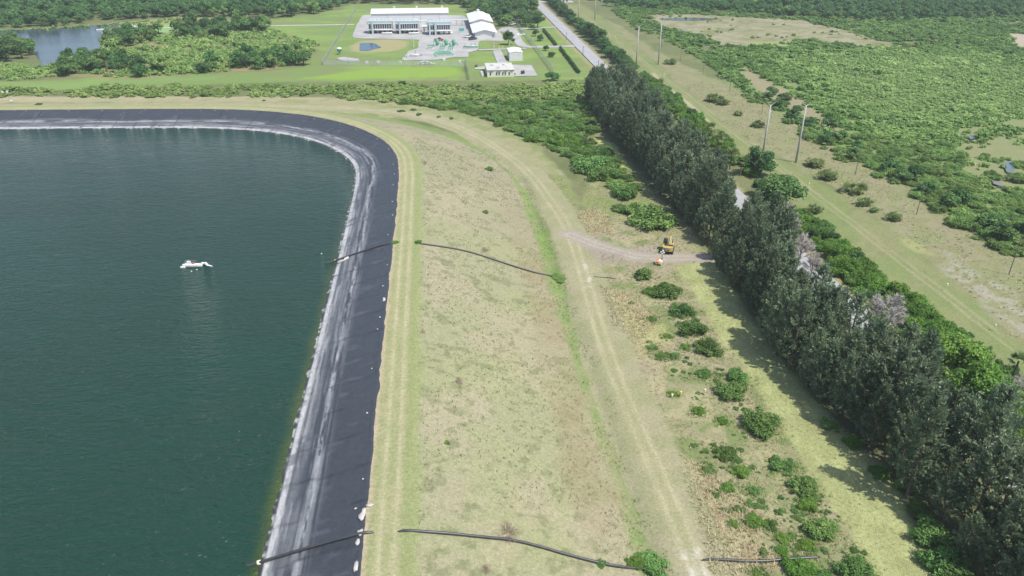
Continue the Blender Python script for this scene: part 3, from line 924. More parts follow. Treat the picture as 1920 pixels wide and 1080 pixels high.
# ---------------------------------------------------------------- the row of dark feathery pines
def pine_geo(seed, h=14.5, r=2.9, n_br=95, sprays=30, open_=0.0):
    """trunk and upswept plume branches of a tall feathery pine"""
    rng = np.random.default_rng(seed)
    lean = (rng.random(2) - .5) * 1.3
    def axis_at(z):
        return np.array([lean[0] * (z / h) ** 2, lean[1] * (z / h) ** 2, z])
    tv, tq = tube_np([axis_at(z) for z in (0, h * .25, h * .5, h * .75, h * .96)], [.26, .21, .15, .09, .03], 7)
    tvs, tqs, o = [tv], [tq], len(tv)
    P, D, S, TT = [], [], [], []
    ga = rng.random() * 6.28
    for i in range(n_br):
        u = (i + rng.random()) / n_br
        if rng.random() < open_ * (1 - u): continue
        z = h * ((.10 + .25 * open_) + (.86 - .25 * open_) * u)
        ga += 2.4 + .5 * (rng.random() - .5)
        prof = (math.sin(math.pi * min(1, (.16 + u * .90)) ** .85) ** .8) * (.75 + .5 * rng.random())
        ln = max(.5, r * prof)
        out = np.array([math.cos(ga), math.sin(ga), 0])
        el = .55 + .75 * u + .3 * (rng.random() - .5)
        d0 = unit(out * math.cos(el * .5) + np.array([0, 0, math.sin(el * .5)]))
        b0 = axis_at(z)
        b1 = b0 + d0 * ln * .7
        tip = b1 + unit(out * .5 + np.array([0, 0, 1.0]) + .25 * rng.normal(size=3)) * (.55 + .6 * rng.random()) * (1 + .4 * u)
        if rng.random() < .5 or open_ > .2:
            bv, bq = tube_np([b0, (b0 + b1) / 2 + (0, 0, .12), b1], [.055, .04, .02], 4)
            tvs.append(bv); tqs.append(bq + o); o += len(bv)
        tint = rng.random()
        m = int(sprays * (.6 + .7 * prof))
        q = rng.random(m) ** .8
        q = .25 + .75 * q
        base = np.where(q[:, None] < .6, b0 + (b1 - b0) * (q[:, None] / .6), b1 + (tip - b1) * ((q[:, None] - .6) / .4))
        base = base + rng.normal(size=(m, 3)) * (.17, .17, .17)
        dd_ = unit(unit(tip - b0) + .55 * rng.normal(size=(m, 3)) + (0, 0, .25))
        P.append(base); D.append(dd_); S.append(.38 + .42 * rng.random(m)); TT.append(np.clip(.5 * tint + .5 * rng.random(m), 0, 1))
    P, D, S, TT = map(np.concatenate, (P, D, S, TT))
    w = unit(np.cross(D, rng.normal(size=D.shape))) * (.085 + .07 * rng.random(len(P)))[:, None]
    A = P - D * S[:, None] * .5; B = P + D * S[:, None] * .5
    V = np.stack([A, P + w, B, P - w], 1).reshape(-1, 3)
    return (V, np.arange(len(V)).reshape(-1, 4), None, np.repeat(TT, 4)), (np.concatenate(tvs), np.concatenate(tqs), None, None)

def trunk_mesh(name, g):
    return np_mesh(name, g[0], g[1], None, smooth=True)

PINES = []
for i in range(6):
    c, t = pine_geo(300 + i, h=14.0 + 1.0 * (i % 4), r=3.1 + .35 * (i % 3), n_br=88, sprays=46)
    PINES.append((mesh_of('pine_crown', c), trunk_mesh('pine_trunk', t)))
for i in range(3):
    c, t = pine_geo(340 + i, h=13.5 + i, r=3.6, n_br=78, sprays=40, open_=.5)
    PINES.append((mesh_of('pine_crown', c), trunk_mesh('pine_trunk', t)))

def proto_tree(name, crown, trunk, cm, tm):
    r = empty(name, (0, 0, -500))
    link('crown', crown, cm, r); link('trunk', trunk, tm, r)
    return r

rngp = np.random.default_rng(77)
pine_protos = [proto_tree('pine_tree', c, t, M['pine'], M['bark']) for c, t in PINES]
used_proto = set()
def place_proto(protos, i, loc, rz, s, sz=1.0):
    p = protos[i]
    if id(p) not in used_proto:
        used_proto.add(id(p)); o = p
    else:
        o = copy_tree(p)
    o.location = loc; o.rotation_euler = (0, 0, rz); o.scale = (s, s, s * sz)
    return o

FILES = [(62.6, 'file beside the mown grass', 304), (66.2, 'second file from the grass', 304), (69.6, 'third file from the grass', 300), (73.4, 'file nearer the road', 300), (77.0, 'file along the road', 296)]
TRACK_Y = 155.0
ROAD_GLIMPSES = [(82.0, 183.5), (83.5, 187.5)]
for fi, (fx, fname, yend) in enumerate(FILES):
    y = 44.0 + fi * 1.3 + (0, 0, 0, 0, 186)[fi]
    side = {True: 0, False: 0}
    row = []
    while y < yend:
        xx = fx + (rngp.random() - .5) * 2.0 + np.interp(y, [50, 75, 110, 160, 220, 270, 304], [2.0, 1.0, -1.6, .8, -.5, -2.0, 0])
        if abs(y - TRACK_Y) > (3.0 if fi == 0 else 2.0) or fi > 1:
            row.append((xx, y))
        step = 4.6 if y > 110 else 4.9
        y += step * (.75 + .5 * rngp.random())
    near_rows = sorted([q for q in row if q[1] < TRACK_Y], key=lambda q: -q[1])
    far_rows = sorted([q for q in row if q[1] >= TRACK_Y], key=lambda q: q[1])
    for lst, where in ((near_rows, 'this side of the side track'), (far_rows, 'beyond the side track')):
        for n, (x, y) in enumerate(lst, 1):
            open_ = (fi == 3 and y < 165) or (y < 92 and fi >= 1 and rngp.random() < .35) or (rngp.random() < .12) or (fi >= 2 and rngp.random() < .3)
            if fi == 2 and y < 170 and rngp.random() < .16: continue
            if fi == 1 and y < 105 and rngp.random() < .15: continue
            i = int(rngp.integers(6, 9)) if open_ else int(rngp.integers(0, 6))
            s = (.66 + .5 * rngp.random() ** .8) * (1 if rngp.random() > .08 else .7)
            if fi == 0: s *= .93
            if fi == 3 and y < 165 and rngp.random() < .06: continue
            if rngp.random() < .03: continue
            cap = 99.0
            for rx, ry in ROAD_GLIMPSES:                    # bare stretches of road that the photograph shows between the crowns
                dx_, dy_ = rx / math.hypot(rx, ry), ry / math.hypot(rx, ry)
                along_ = (rx - x) * dx_ + (ry - y) * dy_; lat_ = abs((rx - x) * dy_ - (ry - y) * dx_)
                if along_ > -1 and lat_ < 2.6:
                    cap = min(cap, max(along_, 0) * CAMH / math.hypot(rx, ry) - .8)
            if cap < 15.5 * s:
                if cap < 3.0: continue
                s = cap / 15.5
            o = place_proto(pine_protos, i, (x, y, gz(x, y) - .05), rngp.random() * 6.28, s, .92 + .18 * rngp.random())
            kind_ = 'thin open pine' if open_ else 'dense dark pine'
            tag(o, f'{kind_}, {ordn(n)} {where}, {fname}', 'tree', 'dark pines in the row along the paved road')

# ---------------------------------------------------------------- broadleaf trees
def oak_geo(seed, h=9.0, r=4.2, n=1500, size=(.20, .42), low=.22, lobes=16):
    rng = np.random.default_rng(seed)
    L = []
    for i in range(lobes):
        a = rng.random() * 6.28; q = r * .72 * rng.random() ** .5
        rr = r * (.26 + .18 * rng.random())
        top = h * (.86 - .38 * (q / r) ** 2)
        z = top - rr * .8 - (h * (.62 - low)) * rng.random() ** 1.8 * .9
        L.append((q * math.cos(a), q * math.sin(a), max(z, h * low + rr * .3), rr, rr, rr * .82))
    V, Q, t = leaf_cloud(rng, L, n, size, up=.35)
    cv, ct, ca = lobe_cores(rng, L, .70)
    tv, tq = [], []; o = 0
    v, q = tube_np([(0, 0, -.3), (.1, 0, h * .2), (.05, .1, h * .42)], [.34, .26, .2], 7); tv.append(v); tq.append(q); o += len(v)
    for l in L[:7]:
        v, q = tube_np([(.05, .1, h * .3), (l[0] * .5, l[1] * .5, h * .42), (l[0] * .9, l[1] * .9, l[2])], [.14, .10, .04], 5); tv.append(v); tq.append(q + o); o += len(v)
    return join([(V, Q, None, t), (cv, None, ct, ca)]), (np.concatenate(tv), np.concatenate(tq), None, None)

OAKS = [oak_geo(400 + i, h=8.0 + i % 3, r=3.9 + .4 * (i % 2), n=2000, size=(.16, .34)) for i in range(4)]
oak_near = [proto_tree('broadleaf_tree', mesh_of('oak_crown', c), trunk_mesh('oak_trunk', t), M['oak'], M['bark']) for c, t in OAKS]
bright_near = [proto_tree('broadleaf_tree', mesh_of('leafy_crown', oak_geo(430 + i, h=7.2, r=4.3, n=2600, size=(.13, .28), low=.06, lobes=18)[0]),
                          trunk_mesh('leafy_trunk', OAKS[i][1]), M['bright'], M['bark']) for i in range(2)]
FAROAK = [oak_geo(450 + i, h=8.5 + i % 3, r=4.0 + .5 * (i % 2), n=700, size=(.28, .55), lobes=13) for i in range(4)]
far_oak_me = []
for i, (c, t) in enumerate(FAROAK):
    V, Q, T, a = join([(c[0], c[1], c[2], c[3]), (t[0], t[1], None, np.full(len(t[0]), .02))])
    far_oak_me.append(np_mesh('far_oak', V, Q, T, {'tint': a}))
far_oak_geo = [c for c, t in FAROAK]

def px_size(rpx, x, y):
    return rpx / scale_at(x, y)

rngt = np.random.default_rng(5)
def tree_at(protos, u, v, rpx, label, group=None, base_r=4.2, squash=1.0):
    x, y = plane_point(u, v)
    s = px_size(rpx, x, y) / base_r
    o = place_proto(protos, int(rngt.integers(len(protos))), (x, y, gz(x, y) - .1), rngt.random() * 6.28, s, squash)
    return tag(o, label, 'tree', group)

# single trees inside and beside the plant
for u, v, r, lb in ((954, 84, 13.5, 'big round dark tree on the lawn island before the gabled building'),
                    (937, 49, 7.5, 'small round tree beside the right wall of the gabled building'),
                    (1008, 52, 15, 'broad dark tree on the lawn near the paved road'),
                    (997, 56, 6.8, 'lawn tree of the station, farthest of the row by the driveway'),
                    (1004, 68, 7.6, 'lawn tree of the station, second from the far end of the row'),
                    (1012, 76.5, 7.8, 'lawn tree of the station, middle one of the row of five'),
                    (1024, 95, 6.8, 'lawn tree just below the gate driveway, by the hedge'),
                    (1034, 107, 7.2, 'lawn tree nearest the camera in the row by the hedge'),
                    (980, 139, 4.8, 'little green tree standing in the car park'),
                    (893, 126, 3.2, 'tiny round tree left of the low flat-roofed office'),
                    (965, 140, 2.6, 'small shrubby tree at the right corner of the flat-roofed office')):
    tree_at(oak_near, u, v, r, lb, 'lawn trees of the station', 4.2, .95)

# line of trees along the right verge of the road
n = 0
yy = 352.0
while yy < 640:
    n += 1
    x = 92.5 + (rngt.random() - .5) * 3.0
    s = (.72 + .42 * rngt.random()) * (.92 if yy < 420 else 1.0)
    o = place_proto(oak_near, int(rngt.integers(4)), (x, yy, gz(x, yy) - .1), rngt.random() * 6.28, s, .95)
    tag(o, f'broad dark green roadside tree, {ordn(n)} along the right verge from the pines', 'tree', 'trees lining the right verge of the road')
    yy += 6.2 * (.7 + .6 * rngt.random())

for u, v, r, lb in ((1416, 330, 33, 'dark round tree beside the power corridor, farther of the pair by the road'),
                    (1458, 390, 46, 'big dark green tree beside the bare stretch of paved road'),
                    (1428, 368, 24, 'dark tree tucked behind the big one beside the paved road')):
    tree_at(oak_near, u, v, r, lb, 'dark trees between road and corridor', 4.2, .95)
for u, v, r, lb in ((1782, 700, 60, 'large bright green spreading tree at the corridor edge'),
                    (1838, 755, 60, 'bright green spreading tree nearest the fan palm'),
                    (1570, 486, 24, 'bright leafy tree right of the dead grey tree'),
                    (1592, 512, 22, 'lower bright leafy tree behind the pines, next towards the camera'),
                    (1900, 800, 40, 'dark leafy tree at the right edge of the picture, below the bright pair')):
    tree_at(bright_near, u, v, r, lb, 'leafy trees between road and corridor', 4.3, 1.0)

# ---------------------------------------------------------------- shrubs, each its own plant
SHRUBS = [shrub_geo(500 + i, 2600, 1.0, .74 + .12 * (i % 3), 9 + i % 4, (.03, .078), spiky=.26) for i in range(6)]
shrub_me = [mesh_of('shrub', g) for g in SHRUBS]
MID = [shrub_geo(520 + i, 420, 1.0, .75 + .12 * (i % 3), 8, (.08, .19)) for i in range(5)]
LOW = [shrub_geo(540 + i, 230, 1.0, .8 + .12 * (i % 3), 5 + i % 4, (.09, .22)) for i in range(7)]
MIDT = {}
for nm in ('shrub', 'bright', 'thicket', 'oak'):
    shrub_me_n = []
    for g in SHRUBS:
        me = mesh_of(nm + '_bush', g); me.materials.append(M[nm]); shrub_me_n.append(me)
    MIDT[nm] = shrub_me_n
SPARSE = []
for i in range(3):
    rng = np.random.default_rng(560 + i)
    m = 420
    d = unit(rng.normal(size=(m, 3)) * (1, 1, .6) + (0, 0, .45)); d[:, 2] = np.abs(d[:, 2])
    st = d * (.15 + .55 * rng.random((m, 1))); en = st + unit(d + .5 * rng.normal(size=(m, 3))) * (.18 + .3 * rng.random((m, 1)))
    s = unit(np.cross(d, rng.normal(size=(m, 3)))) * .012
    V = np.stack([st + s, en, en + s * .2, st - s], 1).reshape(-1, 3); V[:, 2] = V[:, 2] * .8 + .02
    SPARSE.append((V, np.arange(len(V)).reshape(-1, 4), None, np.repeat(rng.random(m), 4)))

rngs = np.random.default_rng(9)
def shrub_at(u, v, rpx, label, mat='shrub', squash=1.0, group=None, slope=False, name='shrub', mesh=None, cat='shrub'):
    if slope: x, y, z = ground(u, v)
    else:
        x, y = plane_point(u, v); z = gz(x, y)
    me = mesh or MIDT[mat][int(rngs.integers(len(MIDT[mat])))]
    s = px_size(rpx, x, y) * .98
    o = link(name, me); o.location = (x, y, z - .04 * s); o.rotation_euler = (0, 0, rngs.random() * 6.28)
    o.scale = (s * (.92 + .16 * rngs.random()), s * (.92 + .16 * rngs.random()), s * squash)
    return tag(o, label, cat, group)

FG = 'shrubs on the rough field beside the service road'
for u, v, r, m, sq, lb in (
    (1203, 520, 21, 'shrub', .9, 'grey-green bush beside the end of the farther pipe'),
    (1247, 552, 28, 'shrub', .95, 'bushy green shrub below the light tower, largest near the pipe end'),
    (1218, 548, 16, 'bright', .7, 'pale low bush left of the bushy shrub below the light tower'),
    (1280, 588, 25, 'shrub', .9, 'round green shrub at the mown edge, second below the light tower'),
    (1302, 622, 28, 'shrub', .9, 'upper half of the twin dark shrubs at the mown edge'),
    (1328, 655, 28, 'shrub', .85, 'lower half of the twin dark shrubs at the mown edge'),
    (1222, 600, 11, 'bright', .6, 'small low tuft of green alone in the straw grass'),
    (1252, 632, 9, 'bright', .6, 'tiny green sprig above the trio of low bushes'),
    (1222, 653, 14, 'shrub', .55, 'low flat bush, leftmost of the trio near the service road'),
    (1238, 670, 12, 'shrub', .6, 'low flat bush, middle of the trio near the service road'),
    (1262, 668, 14, 'shrub', .6, 'low flat bush, rightmost of the trio near the service road'),
    (1285, 652, 13, 'bright', .7, 'light green bush touching the twin dark shrubs'),
    (1320, 702, 17, 'shrub', .7, 'middling leafy shrub between the twin shrubs and the round pair'),
    (1384, 712, 26, 'shrub', .9, 'upper shrub of the round joined pair at the mown edge'),
    (1366, 740, 31, 'shrub', .9, 'lower shrub of the round joined pair at the mown edge'),
    (1424, 800, 44, 'shrub', .95, 'largest perfectly round shrub, standing against the mown strip'),
    (1310, 772, 15, 'bright', .8, 'small bright shrub left of the largest round shrub'),
    (1355, 790, 13, 'bright', .5, 'small low sprig just left of the largest round shrub'),
    (1262, 738, 10, 'bright', .6, 'small bright sprig next to the yellow marker'),
    (1360, 855, 26, 'shrub', .8, 'upper shrub of the slanting chain in the middle of the field'),
    (1388, 888, 20, 'bright', .8, 'lower bright shrub of the slanting chain in the middle of the field'),
    (1330, 882, 14, 'shrub', .7, 'small shrub left of the slanting chain at the straw grass'),
    (1364, 915, 16, 'bright', .7, 'pale small shrub below the slanting chain'),
    (1413, 922, 14, 'shrub', .7, 'small dark shrub right of the pale one below the chain'),
    (1466, 876, 28, 'shrub', .8, 'wide shrub at the mown edge below the largest round one'),
    (1506, 918, 30, 'shrub', 1.0, 'dark spiky shrub at the mown edge, third below the largest round one'),
    (1516, 950, 20, 'bright', .8, 'light green shrub just below the dark spiky one'),
    (1414, 978, 20, 'bright', .7, 'yellow-green shrub amid the straw grass'),
    (1445, 985, 14, 'shrub', .8, 'dark little shrub right of the yellow-green one in the straw'),
    (1376, 982, 11, 'bright', .6, 'lone small sprig near the service road in the straw'),
    (1540, 998, 38, 'shrub', .75, 'wide greyish shrub at the mown edge above the nearer pipe'),
    (1468, 1010, 17, 'bright', .7, 'pale shrub above the nearer pipe, left of the wide greyish one'),
    (1466, 1034, 14, 'bright', .9, 'bright upright shrub directly above the nearer pipe'),
    (1512, 1024, 22, 'bright', .6, 'pale spreading shrub below the wide greyish one'),
    (1500, 1070, 36, 'bright', .6, 'wide pale shrub hiding the end of the nearer pipe'),
    (1600, 1075, 38, 'shrub', .8, 'large grey-green shrub at the bottom corner of the mown strip'),
    (1418, 1072, 12, 'bright', .6, 'bright sprig just below the nearer pipe'),
    (1550, 1100, 36, 'shrub', .7, 'large shrub cut by the bottom of the picture, left of the mown strip')):
    shrub_at(u, v, r, lb, m, sq, FG)
shrub_at(1220, 1065, 46, 'large spreading bush in the ditch beside the nearer pipe', 'shrub', .5)
shrub_at(1190, 1060, 24, 'lower bush leaning on the nearer pipe where it enters the ditch', 'bright', .5)
shrub_at(1126, 1058, 13, 'small upright shrub over the nearer pipe on the slope foot', 'shrub', .8, slope=True)
for u, v, r, m, sq, lb in ((917, 319, 8.5, 'bright', .9, 'small round green bush alone on the embankment slope, farther one'),
    (910, 399, 6.5, 'shrub', .9, 'small olive bush alone on the embankment slope, nearer one'),
    (836, 830, 9, 'bright', .3, 'flat bright green weed on the lower embankment slope'),
    (741, 455, 8, 'bright', .5, 'green weed at the liner edge where the farther pipe comes up'),
    (783, 455, 9, 'shrub', .45, 'green weed on the crest where the farther pipe goes down'),
    (1053, 520, 20, 'shrub', .22, 'flat mat of weeds in the ditch over the farther pipe')):
    shrub_at(u, v, r, lb, m, sq, 'lone plants on the embankment', True)
dry_me = []
for g in SPARSE:
    me = mesh_of('dry_bush', g); me.materials.append(M['dry']); dry_me.append(me)
dead_me = []
for g in SPARSE:
    me = mesh_of('dead_bush', g); me.materials.append(M['dead']); dead_me.append(me)
for u, v, r, sq, lb in ((950, 1000, 34, .6, 'leafless pinkish bush beside the nearer pipe on the slope'), (908, 1068, 18, .4, 'small leafless pinkish bush below the nearer pipe'),
                        (905, 468, 17, .3, 'flat dry brown bush on the slope by the farther pipe'), (855, 715, 20, .12, 'flat pinkish dead patch of twigs mid slope'), (795, 305, 9, .4, 'small dry bush high on the far slope'), (790, 622, 11, .25, 'dry twiggy tuft beside the crest track')):
    shrub_at(u, v, r, lb, None, sq, 'dry bushes on the slope', True, 'dry_bush', dry_me[int(rngs.integers(3))], 'dry bush')

# shrubs between the service road and the pines, beyond the side track
for u, v, r, m, sq, lb in (
    (1222, 418, 46, 'shrub', .80, 'biggest dense dark shrub, behind the excavator'),
    (1192, 400, 30, 'shrub', .8, 'dense shrub joined to the left of the biggest one'),
    (1170, 368, 31, 'shrub', .85, 'round dark shrub next beyond the biggest one'),
    (1160, 395, 18, 'shrub', .7, 'small round shrub left of the biggest one'),
    (1112, 318, 42, 'shrub', .75, 'wide shrub at the corner of the grassy clearing'),
    (1140, 335, 36, 'shrub', .8, 'shrub at the foot of the pines below the grassy clearing'),
    (1150, 305, 17, 'shrub', .8, 'small shrub between clearing and pines'),
    (1046, 272, 22, 'bright', 1.0, 'bright green rounded shrub at the front of the thicket'),
    (1020, 262, 17, 'bright', .9, 'bright shrub just left of the rounded one at the thicket front'),
    (1075, 268, 18, 'bright', .8, 'pale shrub right of the bright rounded one'),
    (1104, 292, 19, 'shrub', .9, 'dark shrub just above the corner of the clearing'),
    (1070, 244, 22, 'bright', .8, 'light green shrub behind the bright rounded one'),
    (1105, 248, 24, 'shrub', .8, 'dark low shrub at the top of the clearing'),
    (990, 255, 18, 'shrub', .8, 'dark shrub at the thicket front, left of the bright ones'),
    (960, 244, 20, 'shrub', .75, 'dark wide shrub at the thicket front near the service road'),
    (935, 236, 14, 'shrub', .7, 'dark shrub at the very tip of the thicket front'),
    (786, 216, 6, 'shrub', .8, 'tiny bush left of the pair beside the far bend'),
    (823, 220, 4.5, 'shrub', .8, 'tiny bush of the pair beside the far bend, left one'),
    (846, 223, 5, 'shrub', .8, 'tiny bush of the pair beside the far bend, right one'),
    (752, 209, 9, 'shrub', .5, 'flat bush left of the far bend of the service road'),
    (775, 207, 7, 'shrub', .6, 'small flat bush at the thicket edge by the far bend'),
    (72, 196, 8, 'shrub', .45, 'flat olive bush alone behind the far bank'),
    (495, 189, 4, 'shrub', .9, 'tiny dark bush behind the far bank')):
    shrub_at(u, v, r, lb, m, sq, 'shrubs along the thicket front')
shrub_at(1088, 288, 17, 'grey leafless bush beside the bright rounded shrub', None, .9, None, False, 'dead_bush', dead_me[0], 'dead bush')

# bushes creeping out from under the pines near the camera
for u, v, r, m, lb in ((1556, 800, 22, 'shrub', 'leafy bush at the pine foot, farthest of the near ones'), (1598, 832, 22, 'bright', 'broad-leaved bush at the pine foot, second of the near ones'),
    (1648, 890, 20, 'bright', 'broad-leaved bush at the pine foot, third of the near ones'), (1692, 918, 18, 'bright', 'broad-leaved bush at the pine foot, fourth of the near ones'),
    (1718, 962, 26, 'shrub', 'leafy bush at the pine foot, fifth of the near ones'), (1738, 1010, 42, 'shrub', 'big dense bush at the pine foot near the bottom of the picture'), (1765, 1062, 46, 'shrub', 'nearest big dense bush at the pine foot'),
    (1800, 1100, 44, 'shrub', 'dense bush at the pine foot, cut by the bottom of the picture')):
    shrub_at(u, v, r, lb, m, 1.0, 'bushes at the foot of the near pines')

# mixed shrubs right of the road, between it and the corridor
zone = [(97, 52), (87.3, 60), (87, 120), (89, 170), (93, 200), (90, 240), (91, 300), (93, 345), (98, 345), (99, 300), (98, 250), (97, 215), (96, 190), (96, 150), (98, 110), (100, 52)]
k = 0
for x, y in sorted(map(tuple, scatter(zone, 3.4, 601, True)), key=lambda q: -q[1]):
    if 176 < y < 206: continue
    k += 1
    m = ['bright', 'shrub', 'bright', 'oak', 'bright'][int(rngs.integers(5))]
    r = 1.8 + 1.5 * rngs.random()
    o = link('shrub', MIDT[m][int(rngs.integers(6))]); o.location = (x, y, gz(x, y) - .1); o.rotation_euler = (0, 0, rngs.random() * 6.28); o.scale = (r, r, r * (.85 + .4 * rngs.random()))
    tag(o, 'leafy shrub in the unbroken green strip between road and corridor', 'shrub', 'shrubs in the strip between road and corridor')

# ---------------------------------------------------------------- palms and palmettos
def fan(base, d, up, ln, rng, blades=9):
    side = unit(np.cross(d, up)); V, T = [], []
    hub = base + d * ln * .45
    for b in range(blades):
        a = (b / (blades - 1) - .5) * 2.5
        w = unit(d * math.cos(a) + side * math.sin(a) - np.array([0, 0, .18 + .25 * abs(a) * .5]))
        l = ln * .62 * (1 - .18 * abs(a))
        s = unit(np.cross(w, up)) * ln * .045
        V += [hub - s * .4, hub + w * l * .5 + s, hub + w * l, hub + w * l * .5 - s]
    return V

def palm_geo(seed, n, ln, z0, low=False):
    rng = np.random.default_rng(seed); V, tt = [], []
    for i in range(n):
        az = rng.random() * 6.28; el = (-.25 + 1.5 * rng.random() ** .8) if not low else (.25 + 1.15 * rng.random())
        d = np.array([math.cos(az) * math.cos(el), math.sin(az) * math.cos(el), math.sin(el)])
        up = unit(np.cross(np.cross(d, (0, 0, 1.0)), d) + 1e-6)
        v = fan(np.array([0, 0, z0]), d, up, ln * (.8 + .4 * rng.random()), rng); V += v; tt += [rng.random()] * len(v)
        s = unit(np.cross(d, (0.1, 0, 1.0))) * .02
    V = np.array(V)
    return V, np.arange(len(V)).reshape(-1, 4), None, np.array(tt)

def palmetto_clump(seed, n=16):
    rng = np.random.default_rng(seed); P = []
    for i in range(n):
        V, Q, T, a = palm_geo(seed * 50 + i, 13, .42, .10, True)
        q = .72 * rng.random() ** .5; az = rng.random() * 6.28
        P.append((V * (.8 + .4 * rng.random()) + (q * math.cos(az), q * math.sin(az), .32 * (1 - q) * rng.random()), Q, None, np.clip(a * .7 + .3 * rng.random(), 0, 1)))
    g = shrub_geo(seed + 900, 200, .72, .45, 6, (.06, .13))
    P.append((g[0], g[1], g[2], g[3] * .5))
    return join(P)
palmetto_me = []
for i in range(3):
    me = mesh_of('palmetto', palmetto_clump(610 + i, 18)); me.materials.append(M['palm']); palmetto_me.append(me)
for u, v, r, lb in ((1526, 312, 22, 'palmetto clump just beside the nearer tall pole'), (1551, 335, 24, 'palmetto clump joined below the one by the nearer tall pole'),
    (1600, 362, 27, 'widest palmetto clump in the middle of the corridor edge'), (1620, 385, 20, 'palmetto clump on the near side of the widest one'), (1638, 398, 12, 'small palmetto at the near tip of the widest clump'),
    (1675, 412, 20, 'lone round palmetto farthest right on the dry grass'), (1527, 397, 18, 'lone palmetto on the road side of the corridor'), (1603, 478, 16, 'palmetto behind the bright leafy trees'), (1618, 490, 10, 'small palmetto right of the one behind the leafy trees'),
    (1257, 120, 13, 'palmetto at the foot of the farther tall pole'), (1340, 190, 20, 'wide low palmetto thicket right of the corridor, far one'), (1355, 196, 15, 'low palmetto beside the wide far one'), (1383, 216, 12, 'small palmetto between the far thicket and the near pole'), (1421, 238, 15, 'palmetto just beyond the pair of near tall poles'), (1208, 152, 14, 'palmetto at the head of the pine row'), (1235, 155, 11, 'small palmetto by the corridor head of the pine row')):
    shrub_at(u, v, r, lb, None, 1.15, 'palmetto clumps along the corridor', False, 'palmetto', palmetto_me[int(rngs.integers(3))], 'palmetto')

palm_protos = []
for i in range(2):
    c = palm_geo(640 + i, 34, 1.9, 4.2)
    tv, tq = tube_np([(0, 0, -.2), (.08, .05, 2), (.02, .1, 4.2)], [.2, .17, .16], 8)
    palm_protos.append(proto_tree('palm_tree', mesh_of('palm_crown', c), trunk_mesh('palm_trunk', (tv, tq)), M['palm'], M['bark']))
PL = [(1896, 715, 22, 'yellowish fan palm at the corridor edge, nearest the camera'), (1342, 290, 16, 'fan palm amid the green strip, right of the pine row'), (1368, 318, 15, 'fan palm in the green strip next to the dark trees'), (1330, 268, 14, 'fan palm in the green strip, farthest of the three'),
      (1388, 330, 14, 'fan palm leaning on the pair of dark trees'), (140, 132, 9, 'orange-tinged fan palm in the left scrub, by the lake trees'), (200, 136, 8, 'fan palm at the lawn edge of the left scrub'), (222, 92, 7, 'fan palm among the oaks beside the lake'), (515, 128, 7, 'fan palm in front of the big oaks left of the station')]
for u, v, r, lb in PL:
    x, y = plane_point(u, v); s = px_size(r, x, y) / 2.1
    o = place_proto(palm_protos, int(rngt.integers(2)), (x, y, gz(x, y)), rngt.random() * 6.28, s)
    tag(o, lb, 'palm tree', 'fan palms')

# ---------------------------------------------------------------- dead grey trees
def dead_geo(seed, h=9):
    rng = np.random.default_rng(seed); tv, tq, o = [], [], 0
    V, tt = [], []
    v, q = tube_np([(0, 0, -.2), (.2, .1, h * .5), (.1, .3, h * .85)], [.2, .13, .03], 6); tv.append(v); tq.append(q); o += len(v)
    for i in range(34):
        z = h * (.25 + .6 * rng.random()); a = rng.random() * 6.28; l = 2.6 * (1.15 - z / h) + .8
        b0 = np.array((.1, .15, z)); b1 = b0 + np.array((math.cos(a) * l, math.sin(a) * l, l * (.5 + .5 * rng.random())))
        v, q = tube_np([b0, (b0 + b1) / 2 + (0, 0, .1), b1], [.05, .035, .012], 4); tv.append(v); tq.append(q + o); o += len(v)
        m = 130
        st = b0 + (b1 - b0) * (.3 + .75 * rng.random((m, 1))); d = unit(unit(b1 - b0) + .8 * rng.normal(size=(m, 3))); en = st + d * (.35 + .7 * rng.random((m, 1)))
        s = unit(np.cross(d, rng.normal(size=(m, 3)))) * .055
        V.append(np.stack([st + s, en, en + s * .3, st - s], 1).reshape(-1, 3)); tt.append(np.repeat(rng.random(m), 4))
    V = np.concatenate(V)
    return (V, np.arange(len(V)).reshape(-1, 4), None, np.concatenate(tt)), (np.concatenate(tv), np.concatenate(tq))
dead_protos = []
for i in range(2):
    c, t = dead_geo(660 + i); dead_protos.append(proto_tree('dead_tree', mesh_of('twigs', c), trunk_mesh('dead_trunk', t), M['dead'], M['dead']))
for u, v, r, lb in ((1462, 462, 30, 'leafless grey tree right of the pines by the bare road stretch'), (1495, 500, 24, 'smaller leafless grey tree beside the first one'), (1648, 640, 36, 'leafless pale grey tree rising behind the near pines'), (1520, 520, 18, 'leafless grey sapling behind the pines'), (1445, 520, 22, 'grey leafless tree standing inside the pine row this side of the side track'), (1716, 742, 24, 'grey leafless tree inside the near end of the pine row'), (1903, 755, 22, 'grey leafless bushy tree by the fan palm')):
    x, y = plane_point(u, v); s = px_size(r, x, y) / 3.2
    o = place_proto(dead_protos, int(rngt.integers(2)), (x, y, gz(x, y)), rngt.random() * 6.28, s, .95)
    tag(o, lb, 'dead tree', 'leafless grey trees')

# ---------------------------------------------------------------- masses: nearest plants one by one, the rest as undergrowth
def rows_for(pts, rlo, rhi, seed, zj=.15, ts=None, sq0=.8):
    rng = np.random.default_rng(seed)
    z = height(pts[:, 0], pts[:, 1])
    out = []
    for (x, y), zz in zip(pts, z):
        out.append((x, y, zz - zj, rlo + (rhi - rlo) * rng.random() ** 1.3, sq0 + .45 * rng.random(), rng.random() * 6.28, (ts(x, y) if ts else 0) + .34 * (rng.random() - .35)))
    return out

